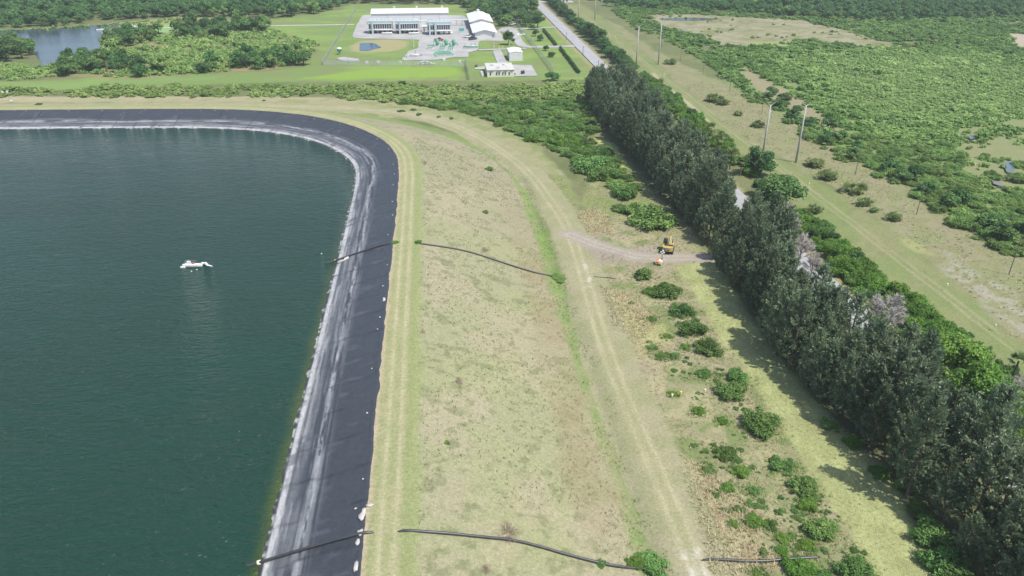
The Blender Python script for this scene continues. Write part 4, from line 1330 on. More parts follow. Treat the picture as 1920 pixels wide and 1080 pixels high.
def mass(name, single, label, cat, group, places, geos, mats, material, limit, stuff_label, seed=1):
    places = sorted(places, key=lambda q: math.hypot(q[0], q[1]))
    vis_ = [in_view(p[0], p[1]) for p in places]
    places = [p for p, k in zip(places, vis_) if k]
    rng = np.random.default_rng(seed)
    for x, y, z, s, q, r, t in places[:limit]:
        o = link(single, mats[int(rng.integers(len(mats)))]); o.location = (x, y, z); o.rotation_euler = (0, 0, r); o.scale = (s, s, s * q)
        tag(o, label, cat, group)
    rest = places[limit:]
    if rest:
        tag(merged(name, geos, rest, material, seed=seed), stuff_label, kind='stuff')

# strip of scrub outside the far bank, widening to the thicket before the pines
STRIP = [(-160, 167), (0, 167), (200, 164), (330, 162), (500, 163), (640, 159), (760, 158), (870, 163), (930, 160), (1020, 160), (1095, 152), (1118, 215), (1100, 240), (1060, 252), (1000, 252), (940, 234), (880, 217), (830, 205), (740, 192), (620, 186), (480, 181), (300, 183), (0, 184), (-160, 184)]
clear = G2([(880, 203), (905, 206), (990, 190), (1000, 182), (960, 196), (900, 198)])
sp = scatter(STRIP, 3.7, 701, keep=lambda x, y: ~inside(x, y, clear) & ((fbm(x, y, 11, 3, 705) > .34) | (x > -5)))
for nm in ('thicket',):
    pass
front_p = scatter([(930, 230), (985, 258), (1035, 284), (1075, 300), (1092, 330), (1140, 345), (1180, 375), (1190, 350), (1172, 318), (1112, 262), (1118, 215), (1095, 225), (1060, 246), (1000, 246)], 3.3, 706, keep=lambda x, y: ~inside(x, y, P0([(1108, 250), (1155, 264), (1190, 325), (1160, 316)])))
strip_rows = rows_for(front_p, 1.5, 3.2, 707, sq0=.6, ts=lambda x, y: .12) + rows_for(sp, 1.6, 3.7, 702, sq0=.45, ts=lambda x, y: .15 + .5 * (fbm(np.array([x]), np.array([y]), 18, 2, 703)[0] - .45))
mass('scrub_thicket', 'thicket_shrub', 'leafy shrub in the unbroken scrub thicket between far bank and lawns', 'shrub', 'shrubs of the scrub thicket behind the far bank', strip_rows, MID, MIDT['shrub'] + MIDT['thicket'][:3] + MIDT['bright'][:2], M['thicket'], 290, 'dense green scrub thicket behind the far bank', 704)
tree_at(oak_near, 755, 163, 8, 'dark round tree standing out of the thicket edge before the lawn', None, 4.2, 1.0)
tree_at(oak_near, 1035, 152, 16, 'dark tree crowning the thicket right of the office', None, 4.2, .7)

# right-hand thicket
THICK = [(1150, 22), (1195, 55), (1240, 72), (1300, 104), (1345, 135), (1400, 182), (1460, 222), (1513, 260), (1587, 307), (1633, 330), (1690, 350), (1740, 390), (1800, 430), (1850, 460), (1925, 498), (2080, 590), (2300, 560), (2300, 60), (2050, -6), (1150, -8)]
marsh_w, swamp_w, gap_w = P0(MARSH), P0(SWAMP), P0(GAP)
mar2 = P0([(1890, 62), (2020, 70), (2020, 96), (1905, 88)])
def not_open(x, y):
    return ~(inside(x, y, marsh_w) | inside(x, y, gap_w) | (inside(x, y, mar2)) | (inside(x, y, swamp_w) & (fbm(x, y, 6, 3, 711) < .60)))
bright_c = P0([(1480, 110), (1620, 100), (1760, 90), (1900, 110), (2050, 160), (1990, 240), (1800, 240), (1740, 270), (1640, 240), (1560, 180)])
def bt(x, y):
    x_, y_ = np.array([x]), np.array([y])
    b = float(sstep(20, -20, poly_sd(x_, y_, bright_c) + wobble(x_, y_, 18, 30, 712))[0])
    return .44 * b - .06 + .25 * (float(fbm(x_, y_, 60, 2, 718)[0]) - .5) + .40 * (float(fbm(x_, y_, 22, 3, 713)[0]) - .5)
TINY = [shrub_geo(550 + i, 95, 1.0, .85, 4 + i % 3, (.16, .36), core=False) for i in range(6)]
def brightness(x, y):
    return poly_sd(x, y, bright_c) + wobble(x, y, 18, 30, 712)
tp = scatter(THICK, 3.7, 714, keep=lambda x, y: not_open(x, y) & (fbm(x, y, 13, 3, 717) > .30) & ((brightness(x, y) > -6) | (fbm(x, y, 9, 2, 719) > .62)))
thick_rows = rows_for(tp, 1.5, 3.7, 715, ts=bt, sq0=.45)
MIDX = [me for me in MIDT['thicket']]
mass('mangrove_thicket', 'thicket_bush', 'rounded bush at the near front of the wide thicket right of the corridor', 'bush', 'bushes at the front of the thicket right of the corridor', thick_rows, LOW, MIDX, M['thicket'], 280, 'wide pale green thicket spreading right of the power corridor', 716)
low_p = scatter(bright_c, 2.5, 725, True, keep=lambda x, y: not_open(x, y) & in_view(x, y, 40))
tag(merged('low_scrub', TINY, rows_for(low_p, 1.0, 2.1, 726, .1, ts=lambda x, y: bt(x, y) + .02, sq0=.55), M['thicket'], seed=727), 'low bright yellow-green scrub filling the middle of the right-hand thicket', kind='stuff')
# taller darker trees dotted through the thicket front and its rim
k = 0
for x, y in scatter([(1400, 178), (1513, 252), (1633, 322), (1740, 380), (1850, 450), (1990, 530), (1990, 470), (1860, 410), (1740, 345), (1640, 290), (1540, 235), (1440, 170)], 9, 721):
    s = .55 + .3 * rngt.random()
    o = link('thicket_tree', far_oak_me[int(rngt.integers(4))], M['oak']); o.location = (x, y, gz(x, y) - .6); o.rotation_euler = (0, 0, rngt.random() * 6.28); o.scale = (s, s, s * .8)
    tag(o, 'taller dark green tree rising from the thicket rim beside the corridor', 'tree', 'taller trees in the thicket rim')

# woods: every nearer tree by itself
WOODS = [('wood beyond the lake and the lawns', [(-260, 58), (-60, 54), (40, 52), (100, 52), (150, 45), (170, 40), (250, 36), (330, 33), (400, 33), (460, 34), (540, 33), (580, 28), (620, 22), (640, 12), (650, 4), (640, -14), (-260, -14)]),
         ('dark wood behind the compressor station', [(640, 8), (700, 6), (760, 8), (800, 7), (850, 9), (875, 13), (880, 26), (900, 34), (925, 44), (950, 50), (1000, 50), (1012, 44), (1004, 24), (988, 4), (976, -14), (650, -14)]),
         ('far wood beyond the marsh', [(1140, 12), (1260, 20), (1400, 27), (1520, 34), (1600, 42), (1700, 40), (2000, 30), (2000, -14), (1060, -14)])]
marsh_m = P0(MARSH)
woods = []
for i, (nm, pl) in enumerate(WOODS):
    pts = scatter(pl, 7.4, 731 + i, keep=lambda x, y: ~(inside(x, y, marsh_m) | inside(x, y, lk)))
    for r_ in rows_for(pts, .5 if i == 2 else .6, .95 if i == 2 else 1.25, 741 + i, .5, ts=lambda x, y: .16):
        woods.append((nm, r_))
CL = [('oak clump on the point left of the lake', [(-60, 125), (0, 118), (40, 112), (64, 100), (64, 92), (30, 85), (-60, 88)]),
      ('oak clump between lake and left scrub', [(102, 138), (125, 145), (200, 138), (240, 136), (250, 112), (215, 108), (160, 118), (112, 126)]),
      ('oaks along the lake shore', [(193, 104), (215, 96), (262, 84), (298, 76), (298, 60), (258, 66), (212, 72), (194, 84)]),
      ('big oaks at the back of the left scrub', [(326, 70), (360, 76), (425, 70), (430, 54), (400, 50), (330, 50)]),
      ('round oaks behind the scrub by the sandy path', [(438, 66), (505, 60), (500, 48), (445, 50)]),
      ('big oak clump at the lawn edge left of the station', [(446, 130), (500, 131), (572, 122), (572, 108), (520, 105), (450, 110)]),
      ('oaks along the lawn edge below the left scrub', [(250, 144), (330, 141), (330, 130), (255, 132)]),
      ('oaks at the middle of the scrub edge', [(362, 138), (405, 136), (400, 124), (365, 126)])]
for i, (nm, pl) in enumerate(CL):
    for r_ in rows_for(scatter(pl, 6.6, 761 + i), .8, 1.1, 771 + i, .5):
        woods.append((nm, r_))
woods = [w for w in woods if in_view(w[1][0], w[1][1], 40)]
woods.sort(key=lambda w: math.hypot(w[1][0], w[1][1]))
LBL = {'wood beyond the lake and the lawns': 'dark green rounded tree in the wood beyond the lake and lawns', 'dark wood behind the compressor station': 'dark tree in the dense wood behind the compressor station', 'far wood beyond the marsh': 'dark tree in the far wood beyond the tan marsh'}
for me in far_oak_me:
    if not me.materials: me.materials.append(M['oak'])
pale_oak = []
for me in far_oak_me:
    m2 = me.copy(); m2.materials.clear(); m2.materials.append(M['thicket']); pale_oak.append(m2)
for nm, (x, y, z, s, q, r, t) in woods[:295]:
    o = link('oak_tree', (pale_oak if rngt.random() < .22 else far_oak_me)[int(rngt.integers(4))]); o.location = (x, y, z); o.rotation_euler = (0, 0, r); o.scale = (s, s, s * q)
    tag(o, LBL.get(nm, 'rounded dark tree in the ' + nm), 'tree', nm)
if len(woods) > 295:
    tag(merged('far_woods', [join([(c[0], c[1], c[2], c[3])]) for c in far_oak_geo], [w[1] for w in woods[295:]], M['oak'], seed=781), 'far dark woods along the top of the view', kind='stuff')

# scrub undergrowth of the left scrubland, lake margins and marsh rim
U = []
U += rows_for(scatter(SCRUB, 3.7, 801, keep=lambda x, y: fbm(x, y, 14, 3, 802) > .36), 1.3, 3.3, 803, ts=lambda x, y: .25)
U += rows_for(scatter([(-100, 150), (0, 152), (60, 150), (110, 142), (104, 124), (75, 128), (40, 118), (-100, 130)], 3.6, 804), 1.6, 2.6, 805, ts=lambda x, y: .3)
U += rows_for(scatter([(0, 55), (180, 47), (330, 35), (330, 42), (200, 50), (0, 60)], 4.5, 806), 1.0, 2.0, 807, ts=lambda x, y: .3)
U += rows_for(scatter(MARSH, 8, 808, keep=lambda x, y: fbm(x, y, 16, 3, 809) > .55), .8, 1.8, 810, ts=lambda x, y: .2)
U += rows_for(scatter(SWAMP, 4.5, 811, keep=lambda x, y: fbm(x, y, 9, 3, 812) > .52), .9, 2.0, 813, ts=lambda x, y: .25)
U = [u for u in U if in_view(u[0], u[1], 60)]
tag(merged('scrub_undergrowth', LOW, U, M['thicket'], seed=814), 'low olive scrub growing between the trees and in the marsh', kind='stuff')

# grasses: tussocks and blades that give the rough ground its nap
def tufts(name, pts, hh, ww, col_fn, seed, label, blades=6):
    rng = np.random.default_rng(seed)
    n = len(pts); z = height(pts[:, 0], pts[:, 1])
    B = np.repeat(np.column_stack([pts, z]), blades, 0); N = len(B)
    az = rng.random(N) * 6.28; ln = (hh[0] + (hh[1] - hh[0]) * rng.random(N))
    d = np.stack([np.cos(az) * .75, np.sin(az) * .75, .55 + .5 * rng.random(N)], 1)
    s = np.stack([-np.sin(az), np.cos(az), 0 * az], 1) * (ww * (.6 + .8 * rng.random(N)))[:, None]
    base = B + np.stack([np.cos(az), np.sin(az), 0 * az], 1) * (rng.random(N) * .22)[:, None] - (0, 0, .03)
    V = np.stack([base + s, base + d * ln[:, None], base - s], 1).reshape(-1, 3)
    c = np.repeat(np.repeat(col_fn(pts, rng), blades, 0) * (.75 + .5 * rng.random((N, 1))), 3, 0)
    me = np_mesh(name, V, None, np.arange(len(V)).reshape(-1, 3), cattr={'tone': c})
    tag(link(name, me, M['tuft']), label, kind='stuff')

def mixcol(cols):
    cols = np.array(cols)
    return lambda p, rng: cols[rng.integers(len(cols), size=len(p))]
fieldw = G2(FIELD)
strawp = [G2(p) for p in ([(1078, 396), (1120, 392), (1145, 410), (1150, 435), (1100, 436)], [(1275, 850), (1330, 880), (1390, 930), (1440, 980), (1420, 1020), (1480, 1045), (1440, 1080), (1335, 1080), (1315, 1000)], [(1125, 535), (1190, 555), (1240, 600), (1200, 640), (1150, 610)])]
mownw = G2(MOWN)
side_keep = lambda x, y: seg_dist(x, y, SIDE) > 2.6
dk = resample(np.array(DIRT), 5)
fp = scatter([q for q in fieldw], 1.05, 821, True, keep=lambda x, y: in_view(x, y, 20) & (y < 215) & (seg_dist(x, y, dk) > 5) & side_keep(x, y) & ~inside(x, y, mownw) & (edge_d(x, y) > 38) & (fbm(x, y, 6, 3, 822) > .40))
tufts('rough_grass', fp, (.25, .6), .05, mixcol([(.30, .27, .13), (.36, .30, .17), (.20, .23, .09), (.26, .20, .13), (.38, .34, .19)]), 823, 'rough dry grass tussocks between service road and pines')
sp_ = np.concatenate([scatter(p, .62, 824 + i, True) for i, p in enumerate(strawp)])
tufts('straw_grass', sp_, (.35, .8), .05, mixcol([(.37, .33, .19), (.32, .27, .155), (.41, .37, .23)]), 828, 'pale straw grass patches near the service road')
mp_ = scatter(mownw, .85, 829, True, keep=lambda x, y: in_view(x, y, 20))
tufts('mown_grass', mp_, (.12, .32), .05, mixcol([(.36, .38, .15), (.40, .42, .18), (.30, .33, .12)]), 830, 'yellow-green mown grass beside the pines')
def onslope(x, y):
    d = edge_d(x, y); return (d > 6.5) & (d < 33) & in_view(x, y, 10) & (fbm(x, y, 7, 3, 831) > .47)
tp_ = scatter([(-11, 45), (-5, 45), (26, 45), (26, 200), (15, 240), (-8, 235), (-8, 150)], 1.1, 832, True, keep=onslope, jitter=1.4)
tufts('slope_tussocks', tp_, (.12, .34), .07, mixcol([(.15, .165, .085), (.20, .21, .11), (.26, .25, .14)]), 833, 'dark low tussocks dotted over the embankment slope')
def inditch(x, y):
    d = edge_d(x, y); return (d > 33.2) & (d < 38) & in_view(x, y, 10) & (fbm(x, y, 3, 3, 834) > .53)
dp_ = scatter([(10, 45), (30, 45), (30, 200), (15, 245), (5, 245), (10, 150)], .8, 835, True, keep=inditch)
tufts('ditch_weeds', dp_, (.12, .36), .07, mixcol([(.13, .21, .055), (.17, .25, .07), (.12, .17, .06), (.22, .23, .10)]), 836, 'bright green weeds in the ditch at the slope foot')
cw = G2(BAND)
cp_ = scatter(cw, 1.7, 837, True, keep=lambda x, y: in_view(x, y, 10) & (y < 330) & (fbm(x, y, 5, 3, 838) > .44))
tufts('corridor_grass', cp_, (.25, .65), .07, mixcol([(.34, .29, .18), (.24, .25, .13), (.40, .35, .26), (.28, .22, .15)]), 839, 'tall dry grass at the edge of the power corridor')

wp = []
rw = np.random.default_rng(845)
for o in list(COL.objects):
    if o.get('group') == FG and o.scale[0] > .5:
        n_ = int(26 + 16 * o.scale[0]); a_ = rw.random(n_) * 6.28; q_ = o.scale[0] * (.75 + .9 * rw.random(n_) ** 1.4)
        wp.append(np.stack([o.location.x + np.cos(a_) * q_, o.location.y + np.sin(a_) * q_], 1))
tufts('field_weeds', np.concatenate(wp), (.15, .5), .07, mixcol([(.13, .21, .06), (.18, .26, .08), (.24, .26, .11)]), 846, 'low green weeds growing round the field shrubs')

lowf = G2([(1290, 830), (1400, 840), (1480, 860), (1545, 930), (1610, 1010), (1650, 1110), (1450, 1110), (1400, 1000), (1330, 930)])
lp_ = scatter(lowf, 1.15, 851, True, keep=lambda x, y: fbm(x, y, 3.2, 3, 852) > .50)
lp2 = scatter(G2([(1170, 560), (1260, 590), (1330, 650), (1400, 760), (1440, 830), (1300, 830), (1240, 700)]), 1.5, 853, True, keep=lambda x, y: fbm(x, y, 3.2, 3, 854) > .57)
tag(merged('field_scrub', SHRUBS[:4], rows_for(np.concatenate([lp_, lp2]), .22, .75, 855, .05, ts=lambda x, y: .12, sq0=.35), M['shrub'], seed=856), 'low spreading weeds and seedlings between the field shrubs', kind='stuff')

# ================================================================== BUILT THINGS
PI = math.pi
def at(u, v, z=0.0):
    x, y = plane_point(u, v, z); return Vector((x, y, 0))

def thing(name, label, cat, loc, rz=0.0, group=None, scale=1.0):
    return tag(empty(name, loc, rz, scale), label, cat, group)

# ---------------------------------------------------------------- drain pipes over the bank
def gpt(u, v, lift=.0):
    p = ground(u, v); return Vector((p[0], p[1], p[2] + lift))
def smooth_path(pts, it=2):
    pts = [Vector(p) for p in pts]
    for _ in range(it):
        q = [pts[0]]
        for a, b in zip(pts[:-1], pts[1:]):
            q += [a * .75 + b * .25, a * .25 + b * .75]
        pts = q + [pts[-1]]
    return pts
def pipe(label, path, r, collar=None):
    t = thing('drain_pipe', label, 'pipe', path[0])
    o = Vector(path[0])
    MB().tube([p - o for p in smooth_path(path)], r, 12).build('pipe_wall', M['pipe'], t, smooth=True)
    if collar:
        a, b = collar
        MB().tube([a - o, b - o], r * 1.55, 14).build('collar', M['marker_pale'], t, smooth=True)
    return t
r = .18
wA = [plane_point(462, 1058, WATER_Z + .1), plane_point(480, 1056, WATER_Z + .15)]
lip = gpt(692, 999, .25)
path = [Vector((*wA[0], WATER_Z - .15)), Vector((*wA[1], WATER_Z + .1)), gpt(520, 1048, .35), gpt(600, 1024, .33), gpt(660, 1008, .33), lip]
bury = Vector((lip.x + 1.2, lip.y, BERM_Z - .7)); out = gpt(752, 996, .2); bury2 = Vector((out.x - .9, out.y, BERM_Z - .7))
path += [bury, bury2, out, gpt(800, 999, .2), gpt(850, 1003, .22), gpt(905, 1009, .22), gpt(960, 1014, .22), gpt(1010, 1026, .22), gpt(1060, 1041, .22), gpt(1110, 1054, .22), gpt(1165, 1066, .22)]
e1, e2 = gpt(1250, 1062, -.6), gpt(1300, 1054, -.7)
path += [e1, e2, gpt(1322, 1049, .12), gpt(1365, 1052, .25), gpt(1400, 1055, .25), gpt(1440, 1054, .25), gpt(1480, 1050, .25), gpt(1535, 1046, .15)]
c0 = Vector((*plane_point(482, 1055.5, WATER_Z + .15), WATER_Z + .13)); c1 = Vector((*plane_point(489, 1054, WATER_Z + .15), WATER_Z + .17))
pipe('thick black pipe over the bank at the bottom of the view', path, r, (c0, c1))
lip = gpt(737, 458, .22); out = gpt(790, 458, .2)
path = [Vector((*plane_point(608, 493, WATER_Z), WATER_Z - .1)), Vector((*plane_point(626, 491, WATER_Z), WATER_Z + .12)), gpt(645, 485, .3), gpt(690, 470, .3), gpt(715, 462, .3), lip,
        Vector((lip.x + 1.2, lip.y, BERM_Z - .7)), Vector((out.x - 1, out.y, BERM_Z - .7)), out, gpt(810, 461, .22), gpt(850, 467, .22), gpt(890, 476, .22), gpt(930, 489, .22), gpt(975, 504, .22), gpt(1010, 514, .22), gpt(1040, 520, .2)]
pipe('thick black pipe crossing the bank half way up the view', path, .17, (Vector((*plane_point(627, 490.5, WATER_Z), WATER_Z + .12)), Vector((*plane_point(630, 489.8, WATER_Z), WATER_Z + .16))))
a = gpt(634, 495, .15); b = gpt(654, 485, .2)
t = thing('timber_trough', 'whitish trough lying along the water end of the farther pipe', 'trough', a)
MB().tube([(0, 0, .12), b - a + Vector((0, 0, .12))], .28, 10).build('trough_body', M['sand'], t, smooth=True)
MB().box((b - a) * .5 + Vector((0, 0, .42)), (.35, .35, .12), .3).build('cap', M['dark'], t)
pipe('thin buried pipe surfacing beside the service road beyond the ditch', [gpt(1114, 519, .0), gpt(1135, 521, .09), gpt(1154, 523, .05)], .10)
tag(MB().tube([gpt(1190, 520, .35), gpt(1213, 518, .35)], .32, 10).build('culvert_pipe', M['pipe'], smooth=True), 'short thick black pipe stub lying by the grey-green bush', 'pipe')

# ---------------------------------------------------------------- sandbags and broken concrete along the liner edge
bagm = []
for i in range(3):
    V, T = ICO2; rng = np.random.default_rng(900 + i)
    W = V * (.34, .22, .13) * (1 + .25 * (rng.random((len(V), 1)) - .5)); W[:, 2] = np.maximum(W[:, 2], -.08) + .08
    me = np_mesh('sandbag', W, None, T, smooth=True); me.materials.append(M['sand']); bagm.append(me)
rngb = np.random.default_rng(31)
E2 = resample(EDGE, .5); tE = np.gradient(E2, axis=0); tE /= np.linalg.norm(tE, axis=1)[:, None]
i = 60
while i < len(E2) - 20:
    x, y = E2[i]; nx, ny = -tE[i, 1], tE[i, 0]
    if y > 54 and x > -160:
        q = .35 + .75 * rngb.random()
        o = link('sandbag', bagm[int(rngb.integers(3))]); o.location = (x + nx * q, y + ny * q, BERM_Z + .1 - q * .286); o.rotation_euler = (0, 0, rngb.random() * 3.1)
        o.scale = (.45 + .3 * rngb.random(),) * 3
        tag(o, 'white sandbag weighing down the top edge of the black liner', 'sandbag', 'sandbags along the liner edge')
    i += int(8 + 24 * rngb.random())
for u, v, sx, sy, lb in ((679, 968, .55, 1.5, 'long pale concrete slab on the liner edge above the nearer pipe'), (683, 957, .4, .6, 'small pale concrete lump just above the long slab'), (694, 948, .7, .4, 'whitish broken lump on the crest grass beside the liner'),
                         (676, 999, .5, .8, 'pale lump on the liner edge where the nearer pipe starts'), (671, 1018, .4, .8, 'pale lump on the liner edge below the nearer pipe'), (668, 1062, .4, 1.3, 'long pale slab on the liner edge at the bottom of the view'), (720, 562, .4, 1.3, 'pale slab on the liner edge midway between the two pipes')):
    p = gpt(u, v)
    rng = np.random.default_rng(int(u * 7 + v)); V, T = ICO2
    W = V * (sx * .7, sy * .62, .16) * (1 + .7 * (rng.random((len(V), 1)) - .5)); W[:, 2] = np.maximum(W[:, 2], -.1) + .1
    o = link('concrete_chunk', np_mesh('concrete_chunk', W, None, T), M['concrete']); o.location = p
    tag(o, lb, 'rubble')

# ---------------------------------------------------------------- floating pump raft
a = at(341, 499, WATER_Z); b = at(398, 499.5, WATER_Z); dv = b - a; L_ = dv.length
t = thing('pump_raft', 'white floating pump raft with a tail of hose floats on the dark water', 'raft', (a.x, a.y, WATER_Z), math.atan2(dv.y, dv.x))
k = L_ / 6.6
for i, x in enumerate((.15, 1.6, 3.05)):
    MB().box(((x + .68) * k, .1, .16), (1.36 * k, .62, .42)).build('deck_float', M['white'], t, bevel=.07)
MB().box((.55 * k, -.75, .10), (1.0 * k, .45, .36)).build('outrigger_float', M['white'], t, bevel=.07)
MB().box((2.2 * k, .72, .14), (3.6 * k, .4, .34)).build('rear_float', M['white'], t, bevel=.06)
MB().box((1.35 * k, .62, .62), (.8 * k, .55, .55)).build('pump_housing', M['white'], t, bevel=.06)
MB().tube([(1.35 * k, .62, .85), (1.35 * k, .62, 1.2)], .1, 8).build('vent_cap', M['steel'], t)
MB().box((2.3 * k, .55, .50), (.5, .4, .3)).build('valve_box', M['red_brown'], t, bevel=.03)
for x in (.5, 1.2, 2.9):
    MB().tube([(x * k, .75, .3), (x * k, .75, .95)], .035, 6).build('post', M['steel'], t)
MB().tube([(.5 * k, .75, .92), (2.9 * k, .75, .92)], .03, 6).build('rail', M['steel'], t)
MB().tube([(4.0 * k, .8, .2), (4.7 * k, .95, .22), (5.1 * k, .6, .2), (5.5 * k, .15, .18), (6.1 * k, .05, .12), (6.7 * k, .0, .02)], [.26, .26, .25, .22, .16, .07], 10).build('hose', M['white'], t, smooth=True)
for x, y in ((4.2, .82), (4.85, .85), (5.35, .3)):
    MB().tube([(x * k - .22, y, .3), (x * k + .22, y - .02, .3)], .26, 10).build('hose_float', M['white'], t, smooth=True)
for u, v in ((369, 506), (359, 509)):
    p = at(u, v, WATER_Z)
    tag(MB().tube([(0, 0, -.1), (0, 0, .1), (0, 0, .16)], [.14, .16, .06], 10).build('buoy', M['white'], None, (p.x, p.y, WATER_Z), smooth=True), 'tiny white buoy floating just in front of the raft', 'buoy', 'buoys by the raft')
p = at(603, 476, WATER_Z)
tag(MB().tube([(0, 0, -.1), (0, 0, .1), (0, 0, .18)], [.12, .15, .05], 10).build('buoy', M['white'], None, (p.x, p.y, WATER_Z), smooth=True), 'tiny white buoy alone near the farther pipe end', 'buoy', 'buoys by the raft')

# ---------------------------------------------------------------- excavator
def text_mesh(s, size, depth=.01):
    cu = bpy.data.curves.new('lettering', 'FONT'); cu.body = s; cu.size = size; cu.extrude = depth; cu.align_x = 'CENTER'; cu.align_y = 'CENTER'; cu.offset = .012
    ob = bpy.data.objects.new('lettering', cu); COL.objects.link(ob)
    bpy.context.view_layer.update()
    me = bpy.data.meshes.new_from_object(ob.evaluated_get(bpy.context.evaluated_depsgraph_get()))
    bpy.data.objects.remove(ob); return me
p = at(1252, 471)
ex = thing('excavator', 'yellow tracked excavator parked facing away on the grass by the side track', 'excavator', (p.x, p.y, gz(p.x, p.y) - .03), -math.radians(22), scale=.93)
trk = [(-2.15, .45), (-1.95, .12), (-1.6, 0), (1.6, 0), (1.95, .12), (2.15, .45), (1.95, .82), (1.6, .95), (-1.6, .95), (-1.95, .82)]
for sx in (-1, 1):
    tr = MB().prism(trk, sx * 1.18 - .31, sx * 1.18 + .31).build('track', M['black'], ex, bevel=.03)
    b = MB()
    for y in (-1.55, -.9, -.3, .3, .9, 1.55):
        b.tube([(sx * 1.50, y, .47), (sx * 1.52, y, .47)], .26, 10)
    b.build('rollers', M['steel'], tr)
MB().box((0, 0, .72), (1.75, 2.4, .45)).build('undercarriage', M['black'], ex, bevel=.05)
MB().tube([(0, 0, .9), (0, 0, 1.14)], .75, 20).build('turntable', M['black'], ex)
MB().prism([(-1.33, -1.6), (-1.33, .1), (1.33, .1), (1.33, -1.6)], 1.12, 1.95, 'z').build('house', M['yellow'], ex, bevel=.06)
cwp = [(-1.36, -1.5), (1.36, -1.5), (1.33, -2.2), (1.05, -2.62), (.5, -2.82), (-.5, -2.82), (-1.05, -2.62), (-1.33, -2.2)]
cw_ = MB().prism(cwp, 1.05, 2.12, 'z').build('counterweight', M['yellow'], ex, bevel=.08)
pl = MB().box((-.05, -2.835, 1.62), (1.15, .03, .56)).build('badge_panel', M['black'], cw_)
me = text_mesh('CAT', .52); lt_ = link('lettering', me, M['white'], cw_); lt_.location = (-.05, -2.86, 1.62); lt_.rotation_euler = (PI / 2, 0, 0)
MB().box((.15, -1.05, 2.02), (2.2, .95, .22)).build('engine_hood', M['black'], ex, bevel=.04)
MB().tube([(.9, -1.1, 2.1), (.9, -1.1, 2.55)], .07, 8).build('exhaust_pipe', M['steel'], ex)
MB().prism([(.35, 1.12), (.35, .0), (1.33, .0), (1.33, 1.3), (.9, 1.3)], 1.12, 1.85, 'z').build('tool_box', M['yellow'], ex, bevel=.04)
cab = MB().prism([(-.15, 1.15), (1.55, 1.15), (1.62, 1.7), (1.35, 2.85), (1.2, 2.95), (-.05, 2.95), (-.15, 2.8)], -1.33, -.35).build('cab', M['black'], ex, bevel=.05)
MB().box((-.84, -.165, 2.3), (.78, .03, .75)).build('rear_window', M['glass'], cab)
MB().box((-.34, .65, 2.25), (.03, 1.2, .85)).build('side_window', M['glass'], cab)
MB().box((-.84, .6, 2.97), (.9, 1.15, .05)).build('cab_roof', M['black'], cab)
bprof = [(.45, 1.55), (.75, 1.9), (2.0, 2.95), (2.7, 3.15), (4.6, 2.75), (4.72, 2.6), (4.55, 2.45), (2.7, 2.65), (2.2, 2.45), (1.1, 1.5), (.75, 1.3)]
bo = MB().prism(bprof, .05, .5).build('boom', M['yellow'], ex, bevel=.03)
for x in (-.08, .62):
    MB().tube([(x, .9, 1.5), (x, 2.2, 2.75)], [.085, .055], 8).build('hydraulic_ram', M['steel'], bo)
MB().tube([(.27, 2.5, 3.3), (.27, 4.3, 3.25)], .09, 8).build('stick_ram', M['steel'], bo)
sk = MB().prism([(4.2, 3.3), (4.55, 3.35), (4.85, 2.6), (5.25, 1.1), (5.05, 1.0), (4.45, 2.3)], .13, .42).build('stick', M['yellow'], ex, bevel=.03)
MB().prism([(5.3, 1.25), (4.95, 1.1), (4.45, .75), (4.2, .3), (4.5, .02), (5.0, .05), (4.7, .35), (4.85, .65), (5.2, .9)], -.25, .8).build('bucket', M['black'], ex, bevel=.03)

# ---------------------------------------------------------------- light tower
p = at(1235, 497)
lt0 = thing('light_tower', 'small orange and cream light tower with four white lamps beside the side track', 'light tower', (p.x, p.y, gz(p.x, p.y)), -math.radians(20), scale=1.0)
MB().prism([(-.75, .35), (-.65, .3), (.65, .3), (.75, .4), (.72, .95), (.45, 1.2), (-.45, 1.2), (-.72, .95)], -.5, .5, 'y').build('enclosure', M['marker_pale'], lt0, bevel=.06)
MB().box((-.38, -.512, .72), (.6, .03, .5)).build('side_panel', M['orange'], lt0)
MB().box((-.35, 0, 1.215), (.62, .8, .04)).build('top_panel', M['orange'], lt0)
for sx in (-1, 1):
    w = MB().tube([(.05, sx * .56, .28), (.05, sx * .70, .28)], .28, 16).build('wheel', M['black'], lt0)
    MB().tube([(.05, sx * .70, .28), (.05, sx * .715, .28)], .13, 12).build('hub', M['steel'], w)
MB().tube([(-.7, 0, .34), (-1.5, 0, .34)], .05, 6).build('drawbar', M['black'], lt0)
for sx, sy in ((-.6, -.55), (.6, -.55), (-.6, .55), (.6, .55)):
    MB().tube([(sx, sy, .4), (sx * 1.05, sy * 1.3, .03)], .035, 6).build('outrigger', M['steel'], lt0)
MB().tube([(.55, .35, .5), (.55, .35, 1.9), (.55, .35, 3.1)], [.09, .075, .06], 8).build('mast', M['black'], lt0)
hd = MB().tube([(.1, .35, 2.95), (1.0, .35, 2.95)], .035, 6)
hd.tube([(.55, .35, 2.6), (.55, .35, 3.5)], .035, 6); hd = hd.build('lamp_frame', M['black'], lt0)
for x, z in ((.25, 3.0), (.85, 2.95), (.60, 3.38), (.50, 2.62)):
    MB().tube([(x, .12, z + .08), (x, .28, z + .14), (x, .36, z + .17)], [.22, .2, .08], 14).build('lamp_head', M['lens'], lt0, smooth=False)

